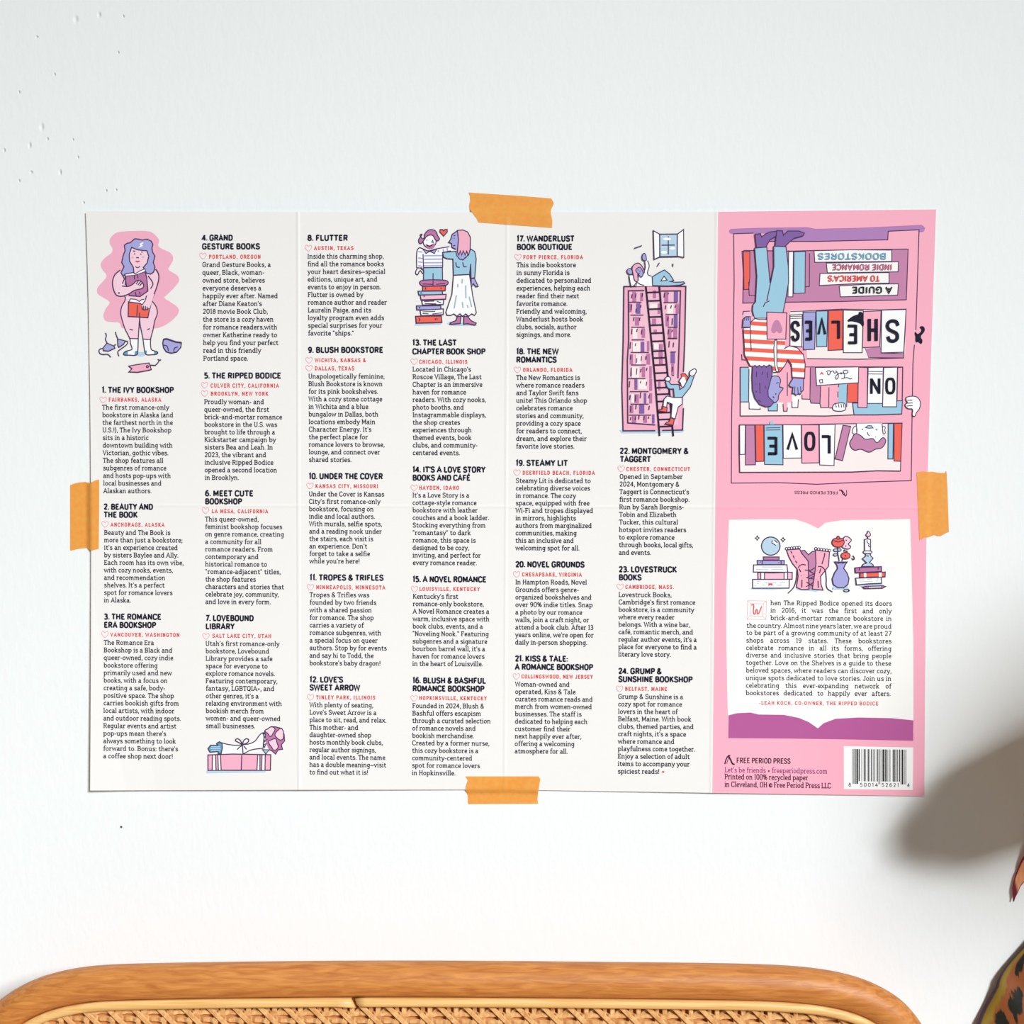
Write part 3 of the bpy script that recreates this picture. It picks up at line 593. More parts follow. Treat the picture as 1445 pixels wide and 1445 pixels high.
listing(N_, [('22. MONTGOMERY &', 67, 522, 76), ('TAGGERT', 70, 273, 130)], [('CHESTER, CONNECTICUT', 111, 530, 195)], [(78, 191)],
 "Opened in September / 2024, Montgomery & / Taggert is Connecticut's / first romance bookshop. / Run by Sarah Borgnis- / Tobin and Elizabeth / Tucker, this cultural / hotspot invites readers / to explore romance / through books, local gifts, / and events.",
 249, 748, 66, 61, [483, 462, 525, 528, 490, 442, 453, 506, 429, 551, 275])
listing(N_, [('23. LOVESTRUCK', 61, 445, 855), ('BOOKS', 61, 212, 907)], [('CAMBRIDGE, MASS.', 105, 424, 970)], [(72, 968)],
 "Lovestruck Books, / Cambridge's first romance / bookstore, is a community / where every reader / belongs. With a wine bar, / café, romantic merch, and / regular author events, it's a / place for everyone to find a / literary love story.",
 1026, 1418, 60, 58, [410, 566, 558, 429, 531, 551, 575, 575, 405])
last = listing(O_, [('24. GRUMP &', 90, 535, 123), ('SUNSHINE BOOKSHOP', 90, 848, 206)], [('BELFAST, MAINE', 160, 588, 304)], [(104, 300)],
 "Grump & Sunshine is a / cozy spot for romance / lovers in the heart of / Belfast, Maine. With book / clubs, themed parties, and / craft nights, it's a space / where romance and / playfulness come together. / Enjoy a selection of adult / items to accompany your / spiciest reads!",
 390, 1152, 88, 84, [753, 742, 697, 838, 860, 783, 664, 875, 820, 820, 512])
Art(8, O_).fill(heart_pts(548, 1152, 26), 'loc').make('end_heart', last, 'tiny solid red heart')

# ------------------------------------------------------------------ printed drawings on the white panels
def woman_drawing():
    a = Art(6, (130, 320, 10.32)); y2 = 929
    a.fill([(400,75),(600,62),(840,70),(940,140),(975,200),(965,280),(1060,340),(1150,390),(1180,470),(1140,560),(1110,620),(1180,670),(1250,720),(1265,790),(1200,880),(1080,1000),(1050,1029),(1130,1089),(1230,1159),(1265,1219),(1220,1309),(1100,1409),(1000,1459),(900,1480),(700,1480),(440,1474),(400,1399),(300,1384),(200,1369),(165,1299),(200,1189),(255,1099),(180,1039),(90,979),(70,930),(90,870),(190,760),(210,700),(150,620),(125,550),(160,480),(230,420),(290,370),(295,310),(255,230),(270,160),(330,100)], 'pink', True)
    a.ell(710, 925 + y2, 70, 32, 'pale')
    body = [(410,630),(330,700),(300,800),(310,900),(350,990),(420,1012),(475,1012),(475,1069),(430,1159),(415,1259),(435,1359),(480,1489),(548,1625),(670,1629),(680,1529),(690,1409),(710,1509),(742,1632),(850,1642),(880,1509),(910,1369),(950,1259),(930,1159),(870,1079),(900,990),(950,850),(970,740),(960,670),(930,620),(880,690),(800,690),(700,600),(600,600),(450,720)]
    a.fill(body, 'lpink')
    a.line([(690,1260),(690,1409)], 1.4)
    # socks
    a.fill([(548,1625),(670,1629),(665,1800),(650,1864),(540,1869),(460,1860),(470,1825),(560,1790),(580,1760),(560,1709)], 'white')
    a.fill([(742,1632),(850,1642),(855,1760),(880,1800),(940,1820),(950,1850),(930,1860),(790,1858),(765,1800)], 'white')
    for pts in ([(460,1860),(475,1825),(520,1812),(520,1866)], [(615,1866),(625,1812),(665,1800),(655,1862)], [(765,1800),(795,1800),(800,1840),(780,1850)], [(900,1858),(905,1806),(950,1824),(945,1855)]): a.fill(pts, 'teal')
    a.line([(420,1012),(475,1012),(480,1069),(432,1159),(417,1259),(437,1359),(480,1489),(548,1629),(562,1709),(582,1780),(560,1796),(480,1819),(460,1862),(540,1869),(650,1864),(665,1800),(672,1629),(686,1409),(692,1330)], 1.5, smooth=True)
    a.line([(692,1330),(700,1430),(740,1629),(762,1789),(785,1858),(880,1862),(940,1855),(955,1829),(900,1806),(860,1784),(852,1640),(885,1509),(912,1369),(950,1259),(930,1159),(870,1079)], 1.5, smooth=True)
    a.lines([[(548,1627),(670,1630)], [(742,1634),(800,1642),(850,1640)], [(545,1492),(595,1506)], [(805,1502),(840,1480)]], 1.5)
    # hair and face
    a.fill([(575,300),(535,400),(545,500),(600,590),(610,660),(700,700),(750,600),(805,530),(828,430),(800,345),(740,335)], 'lpink', True)
    hair = [(570,220),(620,175),(680,180),(730,195),(800,180),(860,210),(885,260),(870,310),(880,370),(915,430),(890,520),(915,590),(895,660),(850,690),(790,675),(745,590),(800,530),(825,430),(798,350),(740,345),(660,335),(575,300),(540,400),(545,500),(600,590),(608,665),(480,690),(450,720),(420,670),(465,580),(430,520),(455,410),(480,350),(470,270),(510,240),(550,235)]
    a.fill(hair, 'lav'); a.line(hair, 1.6, closed=True)
    a.fill([(690,250),(735,225),(752,232),(720,262),(742,275),(700,300),(670,305),(705,270)], 'white')
    a.dots([(618,395),(710,400)], 10); a.lines([[(595,352),(628,356)], [(715,365),(735,372)], [(640,448),(682,452)]], 1.5)
    a.fill([(620,498),(645,492),(660,498),(680,491),(704,500),(662,525)], 'loc')
    a.ell(588, 448, 20, 14, 'pink'); a.ell(744, 440, 20, 14, 'pink')
    a.line([(630,578),(650,592),(675,592),(698,575)], 1.3, smooth=True)
    # upper book and arm
    a.shape([(480,715),(620,700),(770,650),(795,740),(812,935),(700,1015),(540,1003),(500,860)], 'mauve', 1.5)
    a.shape([(480,690),(600,668),(622,688),(700,640),(770,612),(778,650),(700,680),(620,706),(482,718)], 'white', 1.2)
    a.lines([[(612,710),(620,770)], [(655,700),(670,750)], [(630,950),(640,1000)], [(690,945),(700,990)]], 1.4)
    arm = [(350,700),(330,850),(350,990),(420,1012),(520,985),(620,925),(735,893),(748,840),(705,790),(650,785),(600,830),(530,868),(440,866),(450,740)]
    a.fill(arm, 'lpink')
    a.line([(410,630),(330,700),(298,800),(308,900),(350,990),(420,1012),(520,985),(620,925),(735,893),(748,840),(705,790),(650,785),(600,830),(530,868),(435,864)], 1.6, smooth=True)
    a.lines([[(640,835),(672,790)], [(665,850),(708,798)], [(690,862),(732,815)], [(450,715),(470,760),(440,830)], [(490,730),(485,850)]], 1.5)
    a.ell(390, 965, 14, 12, 'line')
    a.line([(925,618),(960,670),(972,740),(950,850),(900,990),(862,1089),(840,1199)], 1.6, smooth=True)
    a.line([(815,715),(870,790),(885,840),(850,900)], 1.5, smooth=True)
    # lower book and hand
    a.fill([(540,1085),(560,1049),(640,1059),(685,1090),(760,1052),(790,1060),(760,1120),(690,1130)], 'white')
    a.shape([(530,1094),(700,1116),(835,1210),(812,1324),(680,1314),(525,1306)], 'red', 1.5)
    a.line([(540,1085),(560,1049),(640,1059),(685,1088),(720,1062),(760,1056)], 1.3)
    a.lines([[(662,1140),(650,1300)], [(690,1250),(690,1320)]], 1.4)
    a.fill([(800,1000),(765,1080),(722,1150),(725,1190),(760,1210),(830,1205),(850,1150),(905,980)], 'lpink')
    a.line([(795,1000),(770,1080),(725,1140)], 1.4)
    a.lines([[(722,1160),(735,1195)], [(745,1150),(755,1205)], [(775,1155),(780,1205)], [(800,1165),(805,1200)], [(722,1190),(755,1212),(800,1205),(830,1190)]], 1.5)
    # underwear and tag on the floor
    for pts in ([(215,1694),(320,1739),(332,1769),(240,1810),(165,1804),(160,1764)], [(370,1634),(485,1662),(460,1709),(390,1755),(375,1729)]): a.shape(pts, 'lav', 1.5)
    a.lines([[(195,1544),(208,1589),(195,1639),(220,1694)], [(340,1529),(352,1579),(375,1634)], [(160,1769),(105,1789),(110,1839),(150,1859),(230,1859),(272,1900)], [(485,1664),(518,1674),(500,1719),(420,1779),(375,1819),(390,1885)], [(318,1726),(348,1716)]], 1.5, smooth=True)
    p = [(1040,1640),(1090,1634),(1160,1659),(1220,1679),(1300,1689),(1290,1759),(1230,1824),(1150,1840),(1080,1819),(1040,1759),(1030,1689)]
    a.shape(p, 'lav', 1.6); a.lines([[(1040,1640),(1090,1634),(1160,1659),(1220,1679),(1300,1689)]], 2.6)
    a.lines([[(1040,1724),(1090,1739),(1112,1809)], [(1250,1749),(1200,1769),(1190,1819)]], 1.5, smooth=True)
    a.shape([(535,2029),(640,2009),(830,1984),(845,2029),(862,2079),(800,2094),(660,2119),(535,2114),(580,2069)], 'pink', 1.5)
    a.ell(805, 2037, 18, 16, 'mauve', 1.3)
    a.lines([[(850,2014),(920,2019),(960,1979),(980,1944)], [(955,1929),(980,1944),(1005,1937)]], 1.5)
    return a.make('woman_drawing', poster, 'drawing of a purple-haired woman behind two books on a pink blob')
woman_drawing()

def gift_drawing():
    a = Art(6, (280, 1015, 11.115))
    a.fill([(120,810),(1060,812),(1050,835),(700,838),(130,848)], 'pale')
    a.fill([(350,365),(450,390),(600,405),(700,395),(800,385),(890,340),(950,260),(1000,215),(1020,350),(1010,460),(830,480),(700,545),(350,545)], 'white')
    a.fill([(150,462),(190,408),(300,410),(285,380),(330,352),(370,380),(376,450),(355,545),(310,540),(310,505),(180,517)], 'teal')
    a.line([(150,462),(190,408),(300,410),(285,380),(330,352),(370,380),(376,450),(355,545),(310,540),(310,505),(180,517)], 1.6, 'line', True)
    a.lines([[(200,430),(340,432)], [(190,460),(350,462)], [(200,490),(340,492)]], 1.2, 'pale')
    a.lines([[(350,365),(450,392),(600,410),(700,398),(800,385),(890,340),(950,260),(1000,215),(1060,215)], [(1010,215),(1030,280),(1020,350),(1015,460)], [(1010,455),(980,457),(830,480),(700,545)]], 1.5, smooth=True)
    a.shape([(150,560),(540,545),(700,548),(1135,556),(1128,800),(150,800)], 'pink', 1.6)
    for x0, x1 in ((225, 268), (312, 348), (925, 960), (1000, 1050)): a.rect(x0, 566, x1, 795, 'white')
    a.lines([[(x, 562), (x + d, 798)] for x, d in ((220, -5), (268, 8), (305, 8), (345, 12), (680, -8), (930, -12), (965, 0), (998, -8), (1048, -4))], 1.5)
    a.fill([(1050,300),(1040,180),(1140,115),(1220,120),(1310,145),(1345,240),(1352,340),(1300,400),(1320,470),(1250,480),(1212,545),(1160,500),(1110,475),(1070,390)], 'mauve')
    a.line([(1050,300),(1040,180),(1140,115),(1220,120),(1310,145),(1345,240),(1352,340),(1300,400),(1320,470),(1250,480),(1212,545),(1160,500),(1110,475)], 1.4)
    for p in ([(1045,180),(1090,150),(1140,118),(1200,150),(1170,220),(1130,270),(1090,225)], [(1200,240),(1250,170),(1300,145),(1332,200),(1330,300),(1290,325),(1240,300)], [(1100,350),(1150,320),(1212,308),(1232,370),(1250,440),(1190,487),(1150,440)]): a.shape(p, 'lpink', 1.4, True)
    for p in ([(1015,225),(1055,235),(1030,290)], [(1030,335),(1078,312),(1040,355)], [(1020,395),(1060,385),(1040,440)], [(1005,475),(1105,480),(1060,545)]): a.shape(p, 'blue', 1.2)
    a.line([(690,395),(625,360),(580,330),(610,305),(660,335),(690,395)], 1.5, smooth=True); a.line([(690,395),(715,330),(755,305),(790,325),(765,370),(690,395)], 1.5, smooth=True)
    a.lines([[(680,415),(640,440),(608,475)], [(715,420),(755,472)], [(690,395),(700,545)]], 1.5); a.ell(693, 397, 22, 18, 'line')
    return a.make('gift_drawing', poster, 'drawing of a bouquet tied onto a pink book')
gift_drawing()

def couple_drawing():
    a = Art(6, (570, 310, 7.227))
    a.fill([(108,1080),(120,1060),(385,1060),(380,1072)], 'pale'); a.fill([(435,1060),(470,1040),(735,1065),(745,1080),(500,1082)], 'pale')
    # man
    a.fill([(195,302),(150,290),(132,330),(130,490),(195,492),(200,490),(395,487),(395,335),(490,320),(465,275),(330,300),(262,330)], 'white')
    a.lines([[(205,y),(390,y-2)] for y in (368, 404, 440, 470)], 1.8, 'lav')
    a.lines([[(145,y),(190,y+6)] for y in (325, 390, 430, 470)], 1.8, 'lav'); a.lines([[(350,310),(352,330)], [(400,300),(404,328)], [(440,288),(446,322)]], 2, 'lav')
    a.line([(200,490),(195,350)], 1.5); a.line([(130,490),(132,330),(155,288),(200,300),(250,318),(330,298),(465,275)], 1.5, smooth=True); a.lines([[(395,335),(395,487)], [(130,490),(190,492)], [(395,335),(480,318)], [(200,488),(395,486)]], 1.5)
    a.shape([(200,490),(392,486),(394,618),(200,620)], 'blue', 1.5); a.line([(297,545),(297,620)], 1.4)
    a.line([(135,495),(118,545),(138,562),(165,520),(195,548),(200,520),(170,498)], 1.5, smooth=True)
    a.shape([(195,305),(225,345),(265,322),(310,345),(335,300),(265,325)], 'lav', 1.3)
    a.ell(262, 222, 66, 68, 'white', 1.5)
    a.fill([(222,250),(262,262),(308,240),(318,262),(290,296),(240,294)], 'mauve', True); a.line([(235,262),(262,272),(292,256)], 1.5, 'dark')
    a.shape([(200,195),(165,158),(185,150),(150,205),(165,245),(200,215),(235,168),(290,160),(330,215),(362,200),(345,165),(318,112),(255,105),(210,150)], 'mauve', 1.5, True)
    a.lines([[(275,225),(300,232),(290,205)], [(230,210),(240,206)]], 1.3)
    a.shape([(405,168),(365,125),(370,100),(395,100),(405,116),(420,98),(442,100),(442,126)], 'red', 1.4)
    # stack of books
    a.shape([(160,640),(200,617),(420,618),(452,640),(430,668),(190,675)], 'mauve', 1.5, True); a.lines([[(190,655),(300,660)], [(297,620),(297,672)], [(330,660),(420,650)]], 1.3)
    for pts, k in (([(190,680),(425,675),(420,725),(190,727)], 'red'), ([(145,730),(390,727),(395,765),(150,767)], 'blue'), ([(165,770),(430,762),(425,810),(175,818)], 'casein'),
                   ([(182,825),(405,815),(400,865),(190,870)], 'white'), ([(128,880),(375,876),(378,918),(130,920)], 'lav'), ([(165,925),(402,910),(400,968),(175,980)], 'white'), ([(120,985),(380,982),(387,1048),(125,1055)], 'red')): a.shape(pts, k, 1.6)
    a.fill([(185,732),(190,765),(165,766),(165,732)], 'teal')
    a.lines([[(205,835),(310,830)], [(212,855),(330,858)], [(335,832),(380,848)], [(190,940),(320,935)], [(190,958),(250,960)], [(290,962),(390,950)], [(220,690),(222,712)], [(375,690),(380,708)], [(205,775),(207,790)], [(318,1005),(322,1025)], [(335,1003),(340,1025)], [(150,1000),(165,1020),(155,1035)]], 1.3); a.dots([(160,898)], 9)
    # woman
    a.shape([(505,568),(668,560),(690,700),(700,770),(738,950),(720,975),(690,960),(660,985),(630,960),(600,985),(570,960),(540,985),(510,960),(480,975),(440,975),(428,945),(490,760)], 'white', 1.5)
    a.lines([[(595,605),(592,650)], [(550,655),(548,690)], [(630,670),(632,800)], [(535,770),(512,905)], [(595,840),(602,900)], [(665,785),(690,890)], [(645,870),(655,900)]], 2.0, 'grey')
    a.fill([(540,118),(490,150),(478,200),(455,232),(485,240),(490,282),(530,302),(556,300),(560,130)], 'lav'); a.line([(545,112),(492,150),(478,200),(455,232),(485,242),(490,282),(530,302)], 1.5)
    a.lines([[(500,268),(525,262)], [(505,165),(525,160)]], 1.4); a.dots([(512,190)], 6)
    a.shape([(395,335),(530,322),(560,395),(600,412),(640,378),(682,300),(722,325),(737,400),(722,592),(685,600),(680,455),(670,558),(505,566),(500,402),(440,398),(405,382)], 'blue', 1.5)
    a.fill([(528,322),(540,370),(570,405),(605,410),(632,380),(640,330)], 'lav'); a.line([(528,322),(542,372),(570,405),(605,410),(632,380)], 1.4)
    a.shape([(545,110),(600,105),(650,125),(678,180),(676,300),(660,362),(640,320),(625,360),(605,318),(590,360),(575,318),(560,360),(545,330),(556,200)], 'pink', 1.5)
    a.lines([[(528,435),(540,480),(570,485)], [(600,435),(612,478),(640,480)], [(680,450),(678,560)]], 1.5, smooth=True)
    a.shape([(685,602),(720,600),(757,680),(735,685),(705,650),(690,690)], 'lav', 1.4)
    a.shape([(545,988),(582,985),(575,1058),(470,1068),(475,1050),(530,1030)], 'mauve', 1.5); a.shape([(612,985),(650,988),(685,1030),(738,1055),(725,1075),(650,1060),(610,1065)], 'mauve', 1.5)
    return a.make('couple_drawing', poster, 'drawing of a couple embracing, one standing on a stack of books')
couple_drawing()

def bookcase_drawing():
    a = Art(6, (865, 320, 9.033)); Y = 1355
    a.fill([(80,2592),(130,2580),(540,2600),(880,2585),(912,2595),(890,2622),(500,2632),(110,2632)], 'pale')
    a.fill([(140,760),(930,755),(915,1445),(900,1900),(890,2590),(130,2600),(115,2050),(130,1445)], 'case')
    a.fill([(200,815),(860,815),(845,1445),(830,1930),(830,2520),(190,2520),(185,1700),(200,1445)], 'casein')
    rnd = random.Random(3)
    for x, y, w, h, k in [(245,830,50,130,'mauve'),(345,840,40,110,'mauve'),(200,980,40,110,'mauve'),(295,975,55,135,'purple'),(280,1150,55,110,'mauve'),(365,1295,45,120,'mauve'),(470,980,100,70,'cream'),(690,985,80,130,'cream'),(250,1290,60,140,'cream'),
            (655,830,50,130,'mauve'),(775,820,55,145,'purple'),(800,980,40,130,'mauve'),(775,1125,50,155,'purple'),(670,1130,45,140,'mauve'),(700,1295,45,120,'mauve'),(770,1290,50,130,'mauve'),
            (510,810,40,100,'mauve'),(570,980,30,130,'mauve'),(500,1170,50,80,'mauve'),(520,1310,40,60,'mauve'),
            (355,110+Y,45,130,'purple'),(435,100+Y,30,130,'mauve'),(735,245+Y,55,140,'purple'),(745,390+Y,35,140,'mauve'),(215,270+Y,40,130,'mauve'),(430,260+Y,45,140,'mauve'),(370,430+Y,40,130,'mauve'),(465,420+Y,30,160,'mauve'),(275,580+Y,35,140,'purple'),(465,585+Y,35,150,'mauve'),(275,780+Y,55,110,'mauve'),(465,765+Y,35,130,'mauve'),(395,765+Y,30,130,'purple'),(335,905+Y,65,120,'purple'),(215,920+Y,45,100,'mauve'),(245,1050+Y,50,90,'mauve'),(390,1050+Y,45,90,'mauve'),(500,1035+Y,30,115,'purple'),
            (590,140+Y,45,80,'mauve'),(585,240+Y,50,60,'mauve'),(590,330+Y,45,60,'mauve'),(580,590+Y,28,140,'mauve'),
            (240,430+Y,90,140,'cream'),(320,590+Y,110,130,'cream'),(250,110+Y,95,130,'cream'),(520,130+Y,60,80,'cream'),(290,270+Y,70,130,'cream'),(230,780+Y,40,110,'cream')]: a.rect(x, y, x + w, y + h, k)
    a.lines([[(300,760),(140,760),(132,1445),(115,2050),(130,2600),(540,2598)], [(400,755),(140,762)], [(620,755),(930,758),(917,1445),(900,1850)], [(900,2310),(888,2590),(630,2595)], [(400,812),(198,815),(202,1445),(185,1700),(190,2500),(540,2525)], [(615,818),(862,815),(846,1445),(830,1930)]], 1.6)
    a.lines([[(x0, y), (x1, y)] for x0, x1, y in ((195,365,960),(225,390,1125),(235,405,1280),(240,400,85+Y),(230,460,245+Y),(235,420,405+Y),(185,415,580+Y),(215,455,745+Y),(225,455,905+Y),(205,490,1045+Y),(645,815,965),(670,825,1115),(700,825,1280),(700,820,1420),(700,820,70+Y),(735,805,240+Y),(750,780,540+Y))], 1.2)
    a.lines([[(x, y0), (x - 6, y1)] for x, y0, y1 in ((245,860,910),(295,850,900),(380,840,890),(240,990,1060),(300,1040,1090),(360,995,1030),(270,1150,1200),(345,1155,1200),(245,1300,1370),(310,1300,1340),(370,1310,1370),(660,840,900),(710,840,860),(675,1000,1050),(745,1000,1040),(800,1000,1030),(705,1150,1200),(760,1165,1250),(710,1310,1370),(760,1310,1340))], 1.2)
    a.lines([[(x, y0 + Y), (x - 6, y1 + Y)] for x, y0, y1 in ((225,115,200),(290,130,165),(720,100,180),(775,120,180),(230,280,340),(305,320,380),(365,295,355),(425,290,340),(760,430,490),(235,440,550),(305,450,530),(360,455,500),(435,440,480),(215,610,690),(355,610,640),(430,620,670),(220,790,850),(290,790,870),(355,755,830),(465,790,830),(230,930,1000),(298,910,970),(465,925,980),(230,1070,1110),(290,1060,1110),(335,1050,1100),(400,1060,1110),(460,1060,1090))], 1.2)
    # ladder
    def railx(y, r):
        P = [(735, 418), (1445, 490), (560 + Y, 535), (1310 + Y, 595)] if r == 0 else [(735, 590), (1445, 655), (760 + Y, 722), (1315 + Y, 770)]
        return ylin(y, [p[0] for p in P], [p[1] for p in P])
    a.line([(418,735),(490,1445),(535,560+Y),(595,1310+Y)], 2.3, 'dark'); a.line([(590,735),(655,1445),(722,760+Y),(770,1315+Y)], 2.3, 'dark')
    a.lines([[(railx(y, 0), y), (railx(y - 6, 1), y - 6)] for y in (837, 945, 1050, 1150, 1255, 1357, 105+Y, 230+Y, 318+Y, 408+Y, 510+Y, 605+Y, 697+Y, 780+Y, 872+Y, 1015+Y, 1102+Y, 1192+Y)], 2.0, 'dark')
    # window
    a.shape([(515,50),(595,95),(595,385),(525,415)], 'white', 1.5); a.shape([(820,95),(900,35),(903,390),(820,375)], 'white', 1.5)
    a.shape([(595,95),(820,93),(818,378),(597,382)], 'pale', 1.7); a.lines([[(705,120),(705,355)], [(620,235),(788,233)]], 1.6)
    for x, y, rx in ((690,155,50),(650,325,40),(760,275,35)): a.ell(x, y, rx, 18, 'white')
    a.lines([[(270,275),(370,240)], [(592,458),(565,505)], [(765,468),(764,508)]], 1.4)
    # lounging woman
    a.fill([(310,700),(330,640),(400,590),(440,600),(500,635),(500,755),(300,758)], 'white'); a.fill([(205,620),(260,620),(300,700),(265,752),(235,755)], 'white')
    a.shape([(500,640),(580,590),(655,550),(720,600),(775,685),(720,700),(800,708),(900,703),(915,720),(850,745),(700,755),(505,750)], 'blue', 1.5)
    a.shape([(610,692),(650,630),(690,680)], 'white', 1.4)
    a.fill([(405,440),(440,430),(462,500),(440,600),(395,590),(412,520)], 'white'); a.lines([[(405,440),(412,520),(390,592)], [(440,430),(462,500),(440,600),(492,632)], [(310,710),(350,735),(400,748)], [(205,620),(232,757),(265,752),(305,700)]], 1.4, smooth=True)
    a.shape([(372,400),(380,350),(405,340),(425,395),(420,432),(385,425)], 'lav', 1.3, True); a.shape([(178,560),(215,532),(245,560),(240,605),(205,605)], 'lav', 1.3, True)
    a.shape([(245,520),(290,470),(340,470),(385,530),(400,580),(375,600),(320,600),(318,690),(280,690),(260,620)], 'pink', 1.5, True)
    a.shape([(290,555),(320,520),(350,520),(385,590),(358,645),(330,610)], 'lav', 1.3, True); a.dots([(320,550),(345,565)], 8); a.line([(325,590),(345,590)], 1)
    # climber
    a.fill([(870,520+Y),(920,518+Y),(957,560+Y),(935,625+Y),(915,565+Y),(880,560+Y)], 'red'); a.fill([(880,560+Y),(840,612+Y),(860,640+Y),(890,690+Y),(932,620+Y),(915,560+Y)], 'white')
    a.lines([[(870,520+Y),(920,518+Y),(957,560+Y),(935,625+Y)], [(878,560+Y),(840,612+Y),(862,640+Y),(868,672+Y)]], 1.4)
    a.shape([(670,620+Y),(700,600+Y),(740,655+Y),(840,655+Y),(850,720+Y),(900,690+Y),(980,545+Y),(1035,545+Y),(985,690+Y),(882,820+Y),(782,822+Y),(772,712+Y),(722,714+Y),(690,690+Y)], 'blue', 1.4)
    a.ell(700, 585+Y, 36, 30, 'white', 1.4); a.shape([(978,500+Y),(1005,470+Y),(1050,458+Y),(1060,495+Y),(1025,545+Y),(985,540+Y)], 'white', 1.4, True)
    a.fill([(680,790+Y),(722,800+Y),(738,900+Y),(715,900+Y)], 'casein')
    a.shape([(638,935+Y),(650,845+Y),(690,802+Y),(780,822+Y),(882,822+Y),(882,905+Y),(832,942+Y),(792,1095+Y),(740,1075+Y),(755,905+Y),(692,880+Y),(684,945+Y)], 'white', 1.4)
    a.shape([(632,930+Y),(690,950+Y),(685,1008+Y),(580,992+Y),(590,975+Y),(630,968+Y)], 'red', 1.3); a.shape([(735,1078+Y),(782,1100+Y),(767,1172+Y),(668,1157+Y),(680,1142+Y),(720,1122+Y)], 'red', 1.3)
    return a.make('bookcase_drawing', poster, 'drawing of a tall pink bookcase with a ladder and a climber')
bookcase_drawing()

# ------------------------------------------------------------------ the pink cover panel (upper right, printed upside down)
def right_edge(y): return ylin(y, [p[1] for p in RIGHT], [p[0] for p in RIGHT])
def crease(x): return 716.5
a = Art(1)
cov = [(xc3(y) + 2, y) for y in (716.5, 600, 450, 298.9)] + [(1321, 295.5)] + [(right_edge(y), y) for y in (400, 500, 620, 716.5)]
cover = a.fill(cov, 'cover').make('cover_panel', poster, 'pink front cover panel, printed upside down')
a = Art(1)
bot = [(xc3(716.5) + 2, 716.5)] + [(right_edge(y), y) for y in (716.5, 830, 980, 1123.5)] + [(1005.3, 1118.9), (xc3(900) + 2, 900)]
back = a.fill(bot, 'cover').make('back_panel', poster, 'pink back cover panel with a white open-book page')

